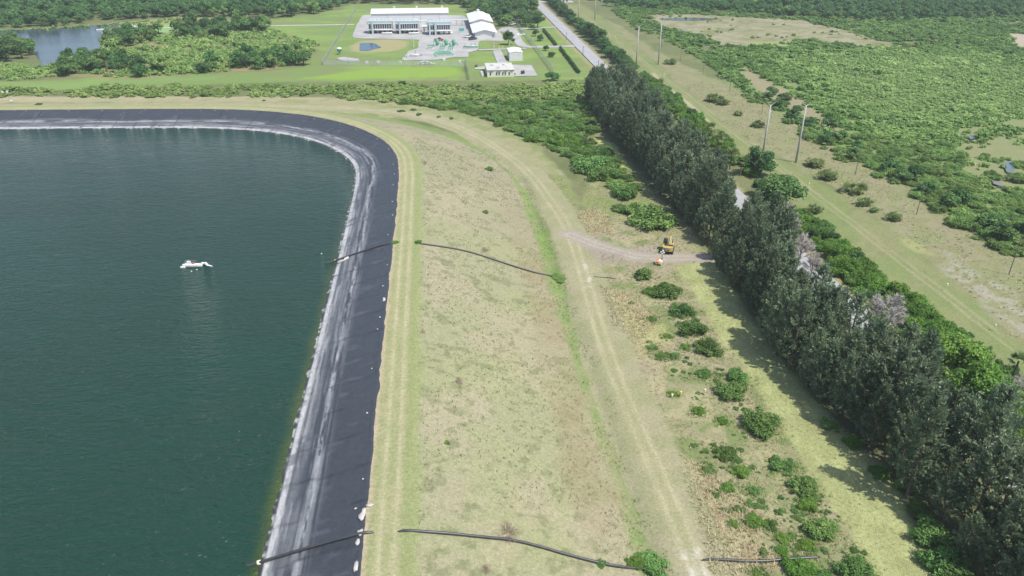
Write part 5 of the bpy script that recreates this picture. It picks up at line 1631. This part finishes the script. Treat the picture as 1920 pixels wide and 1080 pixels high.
# ---------------------------------------------------------------- poles of the power lines
def tall_pole(x, y, h, label):
    t = thing('power_pole', label, 'power pole', (x, y, gz(x, y) - .1), 0.0, 'tall pale poles of the power line')
    MB().tube([(0, 0, 0), (0, 0, h * .5), (0, 0, h)], [.34, .27, .19], 12).build('shaft', M['concrete'], t, smooth=True)
    for s_ in (-1, 1):
        am = MB().tube([(0, 0, h - .15), (s_ * .75, 0, h + .35), (s_ * 1.35, 0, h + .95)], [.13, .10, .07], 8).build('arm', M['concrete'], t)
        MB().tube([(s_ * 1.35, 0, h + .95), (s_ * 1.42, 0, h + 1.05), (s_ * 1.42, 0, h + .55)], .06, 6).build('insulator', M['wood'], am)
    for s_, dz in ((1, 2.2), (-1, 2.9), (1, 3.6)):
        b = MB().tube([(0, 0, h - dz), (s_ * .9, 0, h - dz + .25)], [.07, .05], 6).build('bracket', M['concrete'], t)
        MB().tube([(s_ * .9, 0, h - dz + .25), (s_ * .9, 0, h - dz - .25)], .06, 6).build('insulator', M['wood'], b)
for u, v, h, lb in ((1428, 303, 18, 'tall pale pole with forked top, left one of the near pair'), (1492, 305, 18.2, 'tall pale pole with forked top, right one of the near pair'),
                    (1192.5, 125, 19, 'tall pale forked pole, left one of the middle pair behind the roadside trees'), (1234, 121, 19.5, 'tall pale forked pole, right one of the middle pair'),
                    (1084, 43, 19, 'tall pale pole, left one of the farthest pair at the top of the view'), (1115, 37, 19, 'tall pale pole, right one of the farthest pair')):
    q = plane_point(u, v); tall_pole(q[0], q[1], h, lb)
for n, y in enumerate((136.7, 172.3, 204.4, 240, 276, 311, 346, 381, 416, 449, 484, 520), 1):
    h = 9.0 if n == 1 else 8.3; x = 125.2
    t = thing('utility_pole', f'thin grey timber pole at the thicket edge, {ordn(n)} of the line from the near end', 'utility pole', (x, y, gz(x, y) - .1), 0, 'thin timber poles along the thicket')
    MB().tube([(0, 0, 0), (0, 0, h)], [.11, .08], 8).build('shaft', M['wood'], t)
    MB().box((0, 0, h - .5), (1.6, .1, .12)).build('crossarm', M['wood'], t)
    for sx in (-.7, .7): MB().tube([(sx, 0, h - .44), (sx, 0, h - .2)], .05, 6).build('insulator', M['concrete'], t)
for u, v, h, lb in ((1062, 76, 4.5, 'thin dark pole on the left verge of the road across from the trees'), (1121.6, 130, 4.5, 'thin dark pole on the left verge where the road meets the pines'), (1093, 103, 4.5, 'thin dark pole on the left verge beside the gate drive')):
    q = plane_point(u, v)
    t = thing('roadside_pole', lb, 'pole', (q[0], q[1], 0), 0, 'dark poles on the road verge')
    MB().tube([(0, 0, 0), (0, 0, h)], [.13, .10], 8).build('shaft', M['wood'], t); MB().box((0, 0, h - .3), (.9, .09, .1)).build('crossarm', M['wood'], t)

# pipeline marker posts
for u, v, h, m, lb in ((1516, 351, 1.5, 'marker_pale', 'cream marker post in the corridor right of the dark trees'), (1773, 545, 1.7, 'marker_pale', 'cream marker post in the corridor beyond the bright trees'), (1863, 620, 1.6, 'white', 'white marker post farthest down the corridor near the right edge'),
    (1415, 278, 1.4, 'marker_pale', 'cream marker post near the left tall pole'), (1245, 145, 1.8, 'marker_pale', 'cream marker post at the head of the corridor just beyond the middle pair of poles'), (1153, 73, 1.6, 'marker_pale', 'cream marker post far up the corridor, left one'), (1157, 77, 1.5, 'white', 'white marker post far up the corridor, right one'),
    (1276, 743, 1.2, 'marker_yellow', 'bright yellow marker post amid the shrubs'), (1260, 744, .8, 'marker_pale', 'short pale stake left of the yellow marker'), (1321, 740, 1.2, 'marker_pale', 'pale thin stake left of the round joined shrubs')):
    q = plane_point(u, v); z = gz(*q)
    t = thing('marker_post', lb, 'marker post', (q[0], q[1], z - .05), 0, 'pipeline marker posts')
    MB().tube([(0, 0, 0), (0, 0, h)], .06, 8).build('post', M[m], t); MB().tube([(0, 0, h - .45), (0, 0, h - .05), (0, 0, h)], [.17, .17, .06], 10).build('cap', M[m], t)

# instrument post behind the far bank
q = plane_point(19, 190)
t = thing('instrument_post', 'slim post with two white panels behind the far bank', 'instrument post', (q[0], q[1], gz(*q)))
MB().tube([(0, 0, 0), (0, 0, 4.2)], .06, 8).build('post', M['steel'], t); MB().tube([(-1.9, 0, 4.0), (.3, 0, 4.0)], .05, 6).build('crossbar', M['steel'], t)
for x in (-1.8, 0): MB().box((x, -.1, 4.0), (.8, .12, .8)).build('panel', M['white'], t)
MB().box((.7, -.5, .3), (1.1, .7, .5)).build('base_box', M['white'], t, bevel=.04)

# ---------------------------------------------------------------- the compressor station
def gable(b, w, d, eave, rise, over, t=.22, along='y', y0=0.0):
    """gable roof slab; ridge along y (front gable) or x"""
    if along == 'y':
        p = [(-over, eave - over * rise / (w / 2)), (w / 2, eave + rise), (w + over, eave - over * rise / (w / 2)), (w + over, eave - over * rise / (w / 2) + t), (w / 2, eave + rise + t), (-over, eave - over * rise / (w / 2) + t)]
        b.prism(p, y0 - over * .7, y0 + d + over * .7, 'y')
    else:
        p = [(-over, eave - over * rise / (d / 2)), (d / 2, eave + rise), (d + over, eave - over * rise / (d / 2)), (d + over, eave - over * rise / (d / 2) + t), (d / 2, eave + rise + t), (-over, eave - over * rise / (d / 2) + t)]
        b.prism(p, -over * .7, w + over * .7, 'x')
    return b

# long compressor hall
p = at(697.5, 47)
hall = thing('compressor_hall', 'long white ribbed-steel hall behind the blue-grey coolers', 'building', (p.x, p.y, 0))
W_, D_, H_ = 49.5, 19, 6.9
MB().prism([(0, 0), (0, H_), (D_ / 2, H_ + 1.7), (D_, H_), (D_, 0)], 0, W_).build('wall', M['white_steel'], hall)
gable(MB(), W_, D_, H_ + .03, 1.7, .5, .2, 'x').build('roof', M['white'], hall)
for x in (10.5, 27, 31.5, 43.5):
    MB().box((x, -.06, H_ / 2), (.14, .1, H_ - .2)).build('downpipe', M['steel'], hall)
for x in (5, 18, 38):
    f_ = MB().box((x, -.04, 1.6), (3.2, .08, 3.2)).build('door', M['blue_grey'], hall)
for x in (14, 29, 46):
    MB().box((x, D_ + 3.5, 4.2), (1.4, 1.4, 8.4)).build('exhaust_stack', M['white'], hall, bevel=.05)

# cooler units
def cooler(u, v, w, label, stacks):
    p = at(u, v)
    t = thing('gas_cooler', label, 'gas cooler', (p.x, p.y, .16), 0, 'blue-grey gas coolers in front of the hall')
    MB().box((w / 2, 4.2, 6.95), (w, 8.4, 1.1)).build('plenum', M['blue_grey'], t, bevel=.05)
    for i in range(int(w / 2.4)):
        MB().tube([(1.3 + i * 2.4, 4.2, 7.5), (1.3 + i * 2.4, 4.2, 7.85)], .95, 16).build('fan_ring', M['blue_grey'], t)
    MB().box((w / 2, .25, 5.9), (w - .3, .5, .8)).build('upper_header', M['white'], t, bevel=.04)
    MB().box((w / 2, 4.4, 4.2), (w - .6, 6.6, 2.9)).build('tube_bundle', M['tube_grey'], t)
    n = 11
    for i in range(n):
        x = .5 + (w - 1.0) * i / (n - 1)
        MB().box((x, .35, 4.1), (.42, .34, 3.0)).build('duct', M['blue_grey'], t)
    MB().tube([(.1, -.3, 2.35), (w + .3, -.3, 2.35)], .36, 12).build('header_pipe', M['white'], t, smooth=True)
    for i in range(6):
        for y in (.5, 7.6):
            MB().box((.5 + (w - 1) * i / 5, y, 1.25), (.28, .28, 2.5)).build('leg', M['steel'], t)
    for sx in stacks:
        b = MB().box((sx, -.9, 3.9), (1.0, .9, 7.8)).build('riser_duct', M['blue_grey'], t, bevel=.05)
    for i in range(5):
        MB().box((1.4 + i * (w - 2.8) / 4, 1.6, .8), (1.2, 1.6, 1.3)).build('fan_motor', M['black'], t)
    return t
cooler(690.5, 64, 14.6, 'leftmost of the three blue-grey cooler units before the hall', [2.9])
cooler(741.5, 64, 14.2, 'middle one of the three blue-grey cooler units before the hall', [2.9])
cooler(801, 66, 14.4, 'rightmost of the three coolers, the one with two tall ducts', [1.7, 5.1])
def vessel(u, v, L, r, label, m='white', z=.9):
    p = at(u, v); t = thing('gas_vessel', label, 'vessel', (p.x, p.y, .16), 0, 'white vessels before the coolers')
    MB().tube([(0, 0, z), (.12, 0, z), (.3, 0, z), (L - .3, 0, z), (L - .12, 0, z), (L, 0, z)], [.05, r * .7, r, r, r * .7, .05], 14).build('shell', M[m], t, smooth=True)
    for x in (L * .22, L * .78): MB().box((x, 0, z * .4), (.3, r * 1.5, z * .8)).build('saddle', M['concrete'], t)
    MB().tube([(L * .5, 0, z + r * .8), (L * .5, 0, z + r + .5)], .12, 8).build('nozzle', M[m], t)
vessel(715.5, 65.5, 6.5, .45, 'white horizontal vessel before the leftmost cooler')
vessel(766, 65.5, 6.4, .45, 'white horizontal vessel before the middle cooler')
vessel(823, 65, 8.6, .45, 'white horizontal vessel before the rightmost cooler')
def rack(u, v, w, d, h, label):
    p = at(u, v); t = thing('pipe_rack', label, 'pipe rack', (p.x, p.y, .16), 0, 'steel pipe racks around the coolers')
    for x in np.linspace(0, w, max(2, int(w / 3.5) + 1)):
        for y in (0, d): MB().box((x, y, h / 2), (.2, .2, h)).build('post', M['steel'], t)
        MB().box((x, d / 2, h + .09), (.22, d + .4, .2)).build('beam', M['steel'], t)
    for y in np.linspace(.3, d - .3, 4):
        MB().tube([(-.4, y, h + .36), (w + .4, y, h + .36)], .17, 8).build('pipe', M['blue_grey'] if int(y * 10) % 2 else M['white'], t)
rack(786, 56, 4.6, 4, 4.6, 'steel pipe rack between the middle and rightmost coolers')
rack(736.5, 56, 1.6, 4, 4.6, 'narrow pipe rack between the left and middle coolers')
rack(846, 49, 21, 2.2, 3.0, 'long low pipe rack right of the coolers')
# small kit on the yard
p = at(792, 60); t = thing('equipment_shed', 'small white box shed between the coolers', 'shed', (p.x, p.y, .16))
MB().box((2.4, 1.5, 1.5), (4.8, 3, 3)).build('wall', M['white_steel'], t); gable(MB(), 4.8, 3, 3.02, .5, .2, .12, 'x').build('roof', M['white'], t); MB().box((1.2, -.03, 1.1), (1, .06, 2.1)).build('door', M['steel'], t)
p = at(865.5, 58.5); t = thing('waste_skip', 'teal open skip on the gravel yard left of the gabled building', 'skip', (p.x, p.y, .16))
sk_ = MB().prism([(-1.2, .15), (1.2, .15), (1.7, 1.4), (-1.7, 1.4)], -.8, .8, 'y').build('bin', M['teal'], t, bevel=.04)
MB().box((0, 0, 1.41), (3.0, 1.4, .03)).build('load', M['dark'], sk_)

# gabled workshop in two steps
p = at(890.5, 72)
ws2 = thing('gabled_workshop', 'long white building with two stepped gable roofs at the centre of the station', 'building', (p.x, p.y, 0))
w2 = 11.9
MB().prism([(0, 0), (w2, 0), (w2, 3.3), (w2 / 2, 4.75), (0, 3.3)], 0, 33, 'y').build('front_wall', M['white_steel'], ws2)
gable(MB(), w2, 33, 3.33, 1.45, 1.35, .2, 'y').build('front_roof', M['white'], ws2)
MB().prism([(-.3, 0), (w2 + .3, 0), (w2 + .3, 4.7), (w2 / 2, 6.3), (-.3, 4.7)], 33.05, 68, 'y').build('rear_wall', M['white_steel'], ws2)
gable(MB(), w2 + .0, 35.5, 4.75, 1.6, 1.6, .2, 'y', 33.0).build('rear_roof', M['white'], ws2)
MB().box((w2 / 2, 66, 7.0), (1.6, 2.4, 1.4)).build('roof_vent', M['white'], ws2, bevel=.05)
MB().box((w2 / 2 + .3, -.04, 1.35), (3.4, .08, 2.7)).build('roller_door', M['white'], ws2)
MB().box((w2 - 1.2, -.04, 1.05), (.95, .08, 2.1)).build('door', M['steel'], ws2)
for y in (3, 9, 15, 21, 27):
    MB().box((-.05, y, 1.7), (.1, 1.6, 1.0)).build('window', M['glass'], ws2)

p = at(955.3, 114.4)
t = thing('white_shed', 'plain white steel shed with a low gable beside the inner driveway', 'building', (p.x, p.y, 0))
MB().prism([(0, 0), (6.7, 0), (6.7, 4.0), (3.35, 4.5), (0, 4.0)], 0, 13, 'y').build('wall', M['white_steel'], t)
gable(MB(), 6.7, 13, 4.03, .5, .15, .15, 'y').build('roof', M['white'], t)
MB().box((-.04, 6, 1.5), (.08, 3, 3)).build('side_door', M['steel'], t); MB().box((4.6, -.03, 2.9), (.45, .06, .35)).build('wall_light', M['steel'], t)

p = at(913.8, 145)
hq = thing('flat_roofed_office', 'low cream office with flat roof and six small windows beside the car park', 'building', (p.x, p.y, 0))
MB().box((6.3, 8, 1.55), (12.6, 16, 3.1)).build('wall', M['cream'], hq)
rf = MB().box((6.3, 8, 3.2), (13.0, 16.4, .24)).build('roof', M['roof_grey'], hq)
for i, (x, y, sx, sy) in enumerate(((3, 10, 1.4, 1.2), (8.6, 11, .6, 3.2), (5.5, 4, 1.0, .8))):
    MB().box((x, y, 3.6), (sx, sy, .5)).build('roof_unit', M['roof_grey'], rf, bevel=.03)
for i, x in enumerate((1.5, 4.35, 5.5, 7.2, 8.35, 10.2)):
    w_ = MB().box((x, -.02, 1.55), (.62, .06, 1.15)).build('window', M['glass'], hq)
    MB().box((x, -.06, .93), (.8, .12, .08)).build('sill', M['cream'], w_)
for x0, x1 in ((1.0, 3.0), (4.4, 6.5), (7.6, 9.4), (10.6, 12.2)):
    MB().box(((x0 + x1) / 2, -.26, 2.98), (x1 - x0, .16, .2)).build('eave_strip', M['wood'], hq)  # separate dark strips along the front edge of the roof
MB().box((-.04, 5, 1.05), (.08, 1.0, 2.1)).build('door', M['wood'], hq)
for i, (y, s_) in enumerate(((2.5, 1.0), (5.2, 1.0), (8.5, 1.2))):
    o = MB().box((0, 0, .5), (1.0 * s_, 1.0 * s_, 1.0)).build('air_conditioner', M['white'], None, (p.x - 2.0, p.y + y, .02), bevel=.04)
    tag(o, ['white air-conditioning box at the left wall of the office, front one', 'white air-conditioning box at the left wall of the office, middle one', 'white air-conditioning box at the left wall of the office, rear one'][i], 'air conditioner', 'air conditioners beside the office')

# green gas piping
def scrubber():
    t = thing('gas_scrubber', '', 'gas scrubber', (0, 0, 0), 0, 'green scrubbers on the gravel pad')
    MB().tube([(0, 0, .3), (0, 0, .5), (0, 0, 3.2), (0, 0, 3.6), (0, 0, 3.75)], [.5, .95, .95, .6, .1], 14).build('shell', M['green_pipe'], t, smooth=True)
    MB().tube([(-.9, 0, 2.6), (-1.7, -.2, 2.5), (-2.0, -.8, 1.6), (-2.0, -1.6, .6)], .26, 10).build('inlet_pipe', M['green_pipe'], t, smooth=True)
    MB().tube([(.9, 0, 1.6), (1.7, .1, 1.5), (2.1, .2, .5)], .24, 10).build('outlet_pipe', M['green_pipe'], t, smooth=True)
    MB().box((0, 0, .15), (2.4, 2.4, .3)).build('plinth', M['white'], t)
    return t
s0 = scrubber()
for i, (u, lb) in enumerate(((820, 'leftmost of the three green scrubbers on the pad'), (836.5, 'middle one of the three green scrubbers on the pad'), (851, 'rightmost of the three green scrubbers on the pad'))):
    o = s0 if i == 0 else copy_tree(s0); p = at(u, 87); o.location = (p.x, p.y, .16); o['label'] = lb
def skid():
    t = thing('valve_skid', '', 'valve skid', (0, 0, 0), 0, 'green valve skids on the gravel pad')
    MB().box((0, 0, .2), (3.4, 2.2, .3)).build('skid_base', M['white'], t)
    for x in (-1.0, 0, 1.0):
        MB().tube([(x, -1.2, .7), (x, -.4, 1.5), (x, .5, 1.5), (x, 1.2, .7)], .24, 8).build('loop_pipe', M['green_pipe'], t, smooth=True)
    MB().tube([(-1.6, .1, 1.9), (1.6, .1, 1.9)], .28, 8).build('header', M['green_pipe'], t)
    return t
k0 = skid()
for i, (u, lb) in enumerate(((829.5, 'left one of the two green valve skids before the scrubbers'), (845.5, 'right one of the two green valve skids before the scrubbers'), (807, 'low green and white valve skid farthest left on the pad'))):
    o = k0 if i == 0 else copy_tree(k0); p = at(u, 94.5 if i < 2 else 92); o.location = (p.x, p.y, .16); o['label'] = lb
p = at(869, 91); t = thing('meter_run', 'long pale green meter pipe on stands at the right of the pad', 'pipework', (p.x, p.y, .16))
MB().tube([(0, 0, .9), (8.3, 0, .9)], .32, 10).build('run_pipe', M['green_pipe'], t, smooth=True)
MB().tube([(0, 1.4, .9), (8.3, 1.4, .9)], .25, 10).build('rear_pipe', M['white'], t, smooth=True)
for x in (.6, 2.8, 5.0, 7.4): MB().box((x, .4, .35), (.3, 1.8, .7)).build('stand', M['concrete'], t)
for x in (1, 4.2, 6.6): MB().tube([(x, 0, 1.1), (x, 0, 2.6)], .14, 8).build('valve_stem', M['steel'], t)
for i, (dx, dv, lb) in enumerate(((0, 0, 'rear of the three bent green pipes at the pad front'), (1.5, 2.2, 'middle one of the three bent green pipes at the pad front'), (3, 4.4, 'front one of the three bent green pipes at the pad front'))):
    p = at(816 + dx, 101 + dv * .9)
    t = thing('bent_pipe', lb, 'pipe', (p.x, p.y, .16), 0, 'bent green pipes at the pad front')
    MB().tube(smooth_path([(-.6, -3.4, .0), (-.4, -2.8, .9), (.6, -1.2, 1.0), (2.2, -.1, 1.0), (8.2, .2, 1.0), (8.6, .2, .0)]), .3, 10).build('pipe_wall', M['green_pipe'], t, smooth=True)
    for x in (3, 6.5): MB().box((x, .1, .35), (.3, .7, .7)).build('support', M['concrete'], t)
p = at(768, 107); t = thing('pig_launcher', 'white launcher barrel with grey valves on the left lobe of the pad', 'pipework', (p.x, p.y, .16))
MB().tube([(0, 0, .9), (4.5, 0, .9), (4.8, 0, .9)], [.4, .4, .28], 12).build('barrel', M['white'], t, smooth=True)
MB().tube([(3.0, 1.5, 0), (3.0, 1.5, 3.2)], .12, 8).build('vent_stack', M['steel'], t)
for x, y in ((-2.5, -.5), (-1.5, -1.5), (5.5, .8), (6.3, 1.6)):
    b = MB().box((x, y, .4), (.5, .5, .8)).build('valve_body', M['steel'], t); MB().tube([(x, y, .8), (x, y, 1.4)], .08, 6).build('valve_stem', M['steel'], b)
p = at(796, 120.5); t = thing('pipe_manifold', 'white tangle of low pipes on its own gravel patch near the fence', 'pipework', (p.x, p.y, .2))
MB().tube(smooth_path([(-2.4, 0, .1), (-1.6, .3, 1.0), (0, .3, 1.3), (1.6, .3, 1.0), (3.6, .2, .1)]), .28, 10).build('main_pipe', M['white'], t, smooth=True)
for x in (-2, .4, 2.4): MB().box((x, -.5, .5), (.6, .6, 1.0)).build('valve_body', M['steel'], t)
p = at(637, 102); t = thing('hopper_tank', 'dark cone-bottomed tank with a white top left of the station pond', 'tank', (p.x, p.y, 0))
MB().tube([(0, 0, .6), (0, 0, 2.4), (0, 0, 3.0)], [.2, 1.3, 1.3], 14).build('cone', M['green_pipe'], t); MB().tube([(0, 0, 3.02), (0, 0, 3.5)], [1.35, .9], 14).build('top', M['white'], t)
for a_ in range(4): MB().tube([(1.1 * math.cos(a_ * 1.57), 1.1 * math.sin(a_ * 1.57), 0), (1.1 * math.cos(a_ * 1.57), 1.1 * math.sin(a_ * 1.57), 2.6)], .07, 6).build('leg', M['steel'], t)
for u, v, lb in ((688, 119, 'white service box on the lawn by the front fence, left one'), (709.5, 118, 'white service box on the lawn by the front fence, second from left'), (751, 118.5, 'white service box on the lawn by the front fence, next to the pipe tangle'), (833, 114, 'white service box on the lawn right of the pipe tangle'), (862.5, 118, 'white service box at the right end of the front fence')):
    p = at(u, v); tag(MB().box((0, 0, .5), (1.3, .9, 1.0)).box((0, 0, 1.05), (1.4, 1.0, .1)).build('service_box', M['white'], None, (p.x, p.y, .02)), lb, 'service box', 'service boxes on the station lawn')
p = at(977, 64.5); t = thing('flare_pit', 'white pad with a small upright tank on the island lawn', 'tank', (p.x, p.y, .02))
MB().box((0, 0, .12), (5, 4.5, .25)).build('pad', M['white'], t); MB().tube([(.4, 0, .25), (.4, 0, 2.6), (.4, 0, 3.0)], [.7, .7, .2], 12).build('tank', M['steel'], t)

# lamp posts, bollards
for u, v, h, lb in ((776, 88, 5.0, 'white lamp post at the corner of the pad above the pond'), (926, 89, 4.2, 'white lamp post on the lawn before the gabled building'), (955, 84, 2.8, 'lamp post standing before the big round tree'), (785.5, 86, 1.4, 'short white post at the pad corner')):
    p = at(u, v); t = thing('lamp_post', lb, 'lamp post', (p.x, p.y, .05), 0, 'lamp posts of the station')
    MB().tube([(0, 0, 0), (0, 0, h)], [.13, .09], 8).build('post', M['white'], t); MB().box((0, -.3, h + .08), (.45, .9, .2)).build('lamp', M['white'], t); MB().box((0, 0, .2), (.6, .6, .4)).build('footing', M['white'], t)
for u, lb in ((936, 'left yellow bollard by the inner drive'), (942.5, 'right yellow bollard by the inner drive')):
    p = at(u, 91); t = thing('bollard', lb, 'bollard', (p.x, p.y, .02), 0, 'yellow bollards'); MB().tube([(0, 0, 0), (0, 0, 1.3), (0, 0, 1.4)], [.16, .16, .05], 10).build('post', M['marker_yellow'], t)

# vehicles
M['car_dark'] = plain('dark_car_paint', (.04, .045, .05), .25, amount=.03, spec=.6)
M['car_white'] = plain('white_car_paint', (.75, .75, .74), .25, amount=.03, spec=.6)
def pickup(u, v, rz, m, label):
    p = at(u, v); t = thing('pickup_truck', label, 'pickup truck', (p.x, p.y, .2), rz, 'vehicles parked at the station')
    MB().prism([(-2.7, .45), (-2.7, 1.05), (-.55, 1.05), (-.4, 1.1), (1.4, 1.1), (2.6, 1.0), (2.75, .7), (2.7, .45)], -.95, .95, 'y').build('body', M[m], t, bevel=.06)
    c = MB().prism([(-.55, 1.08), (-.45, 1.75), (.75, 1.78), (1.45, 1.1)], -.85, .85, 'y').build('cabin', M['glass'], t, bevel=.05)
    MB().prism([(-.42, 1.76), (-.36, 1.83), (.66, 1.85), (.74, 1.79)], -.8, .8, 'y').build('cab_roof', M[m], c)
    MB().box((-1.65, 0, 1.062), (1.9, 1.5, .02)).build('cargo_bed', M['dark'], t)
    for x in (-1.7, 1.75):
        for y in (-.9, .9):
            w = MB().tube([(x, y - .12, .38), (x, y + .12, .38)], .38, 14).build('wheel', M['black'], t); MB().tube([(x, y - .13, .38), (x, y + .13, .38)], .18, 10).build('rim', M['steel'], w)
pickup(823, 77, .05, 'red_brown', 'rust-coloured pickup on the gravel between coolers and scrubbers')
pickup(886.5, 75, .6, 'car_dark', 'dark pickup at the left corner of the gabled building')
pickup(877, 71, .1, 'car_white', 'white pickup left of the gabled building')
pickup(969, 46, .1, 'car_dark', 'dark pickup under the wood behind the island lawn')
pickup(961, 47.5, .9, 'car_white', 'white pickup beside the wood behind the island lawn')

# chain-link fences and hedges
mf, nt, bs, out_ = nodes_of('chain_link')
tr_ = nt.nodes.new('ShaderNodeBsdfTransparent'); mx = nt.nodes.new('ShaderNodeMixShader'); mx.inputs[0].default_value = .22
bs.inputs['Base Color'].default_value = (.55, .57, .58, 1); bs.inputs['Metallic'].default_value = .3; bs.inputs['Roughness'].default_value = .5
nt.links.new(tr_.outputs[0], mx.inputs[1]); nt.links.new(bs.outputs[0], mx.inputs[2]); nt.links.new(mx.outputs[0], out_.inputs['Surface'])
def fence(a, b, label, h=2.4, step=6.0):
    A, B = at(*a), at(*b); d = B - A; L = d.length
    t = thing('chain_link_fence', label, 'fence', (A.x, A.y, 0), math.atan2(d.y, d.x), 'chain-link fences round the station')
    n = max(2, min(60, int(L / step)))
    MB().box((L / 2, 0, h / 2 + .05), (L, .03, h)).build('mesh_panel', mf, t)
    for i in range(n + 1): MB().tube([(L * i / n, .06, 0), (L * i / n, .06, h + .2)], .06, 6).build('post', M['steel'], t)
    MB().tube([(0, .06, h + .12), (L, .06, h + .12)], .05, 6).build('top_rail', M['steel'], t)
fence((605, 122), (668, 18), 'chain-link fence running away along the left side of the station')
fence((606, 122.5), (872, 124.5), 'chain-link fence along the front lawn of the station')
fence((872, 116), (880, 151), 'short chain-link fence between bright lawn and office lawn')
fence((968, 46), (1000, 88), 'chain-link fence on the island lawn, far half')
fence((1000.8, 89), (1036, 136), 'chain-link fence left of the lawn trees, near half')
for k_, (a, b, lb) in enumerate((((1019, 58), (1042.5, 86), 'dark clipped hedge beyond the gate driveway'), ((1050, 92), (1085, 138), 'dark clipped hedge on the near side of the gate driveway'))):
    A, B = at(*a), at(*b); n_ = int((B - A).length / .9); rng = np.random.default_rng(950 + k_)
    L = [(A.x + (B.x - A.x) * i / n_ + .2 * rng.normal(), A.y + (B.y - A.y) * i / n_, .85 + .15 * rng.random(), .75, .75, .85) for i in range(n_ + 1)]
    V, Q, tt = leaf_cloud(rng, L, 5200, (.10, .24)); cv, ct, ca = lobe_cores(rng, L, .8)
    tag(link('hedge', mesh_of('hedge', join([(V, Q, None, tt * .6), (cv, None, ct, ca)])), M['oak']), lb, 'hedge', 'hedges at the station gate')

# far houses at the top of the view, lakeside things
def house(u, v, w, d, h, label, rz=0, wallm='white', roofm='white'):
    p = at(u, v); t = thing('far_house', label, 'house', (p.x, p.y, 0), rz, 'pale houses beyond the corridor head')
    MB().prism([(0, 0), (0, h), (d / 2, h + d * .16), (d, h), (d, 0)], 0, w).build('wall', M[wallm], t)
    gable(MB(), w, d, h + .03, d * .16, .4, .2, 'x').build('roof', M[roofm], t)
    for x in (w * .25, w * .7): MB().box((x, -.03, h * .5), (1.2, .06, 1.1)).build('window', M['glass'], t)
    MB().box((w * .48, -.03, 1.05), (1, .06, 2.1)).build('door', M['wood'], t)
house(1043, 5, 12, 6, 2.6, 'long low white house at the very top beside the road')
house(1150, 5.5, 6, 7, 2.8, 'white-roofed house right of the farthest poles')
house(1181, 3.5, 5, 7, 2.8, 'smaller white-roofed house next to the first one')
house(1128, 2, 5, 7, 2.6, 'white house half hidden between the farthest poles and the white-roofed one')
house(1318, 2, 6, 7, 2.8, 'pale house far off beyond the marsh')
p = at(206, 63); t = thing('jetty', 'grey plank jetty on the lake shore', 'jetty', (p.x, p.y, .0), .1)
MB().box((0, 0, .55), (9, 2.2, .15)).build('deck', M['concrete'], t)
for x in (-4, 0, 4):
    for y in (-.9, .9): MB().tube([(x, y, -.3), (x, y, .9)], .12, 8).build('pile', M['wood'], t)
p = at(188.5, 56.5); t = thing('rowing_boat', 'small white boat moored off the lawn point of the lake', 'boat', (p.x, p.y, .14), .4)
MB().prism([(-2.4, -.55), (-2.4, .55), (.8, .75), (2.0, .45), (2.7, 0), (2.0, -.45), (.8, -.75)], -.1, .55, 'z').build('hull', M['white'], t, bevel=.06); MB().box((-.6, 0, .62), (.5, 1.2, .1)).build('bench', M['wood'], t); MB().box((-2.5, 0, .5), (.3, .35, .8)).build('outboard', M['black'], t)
p = at(246, 53.5); t = thing('parked_van', 'white van parked on the paved patch by the lake', 'van', (p.x, p.y, .22), .1)
MB().prism([(-2.6, .4), (-2.6, 2.1), (1.4, 2.15), (2.0, 1.25), (2.6, 1.1), (2.65, .4)], -.95, .95, 'y').build('body', M['car_white'], t, bevel=.08)
MB().prism([(1.42, 1.4), (1.3, 2.0), (1.5, 2.0), (1.98, 1.35)], -.85, .85, 'y').build('windscreen', M['glass'], t)
for x in (-1.7, 1.7):
    for y in (-.9, .9): MB().tube([(x, y - .12, .36), (x, y + .12, .36)], .36, 12).build('wheel', M['black'], t)

# ================================================================== AIR
hz = MB().box((0, 830, 43), (2300, 1860, 90)).build('haze', None)
mh_ = bpy.data.materials.new('haze'); mh_.use_nodes = True
nt = mh_.node_tree; nt.nodes.clear()
ho = nt.nodes.new('ShaderNodeOutputMaterial'); hv = nt.nodes.new('ShaderNodeVolumePrincipled')
hv.inputs['Color'].default_value = (.88, .94, .97, 1); hv.inputs['Density'].default_value = HAZE; hv.inputs['Anisotropy'].default_value = .25
nt.links.new(hv.outputs[0], ho.inputs['Volume'])
hz.data.materials.append(mh_); tag(hz, kind='stuff')
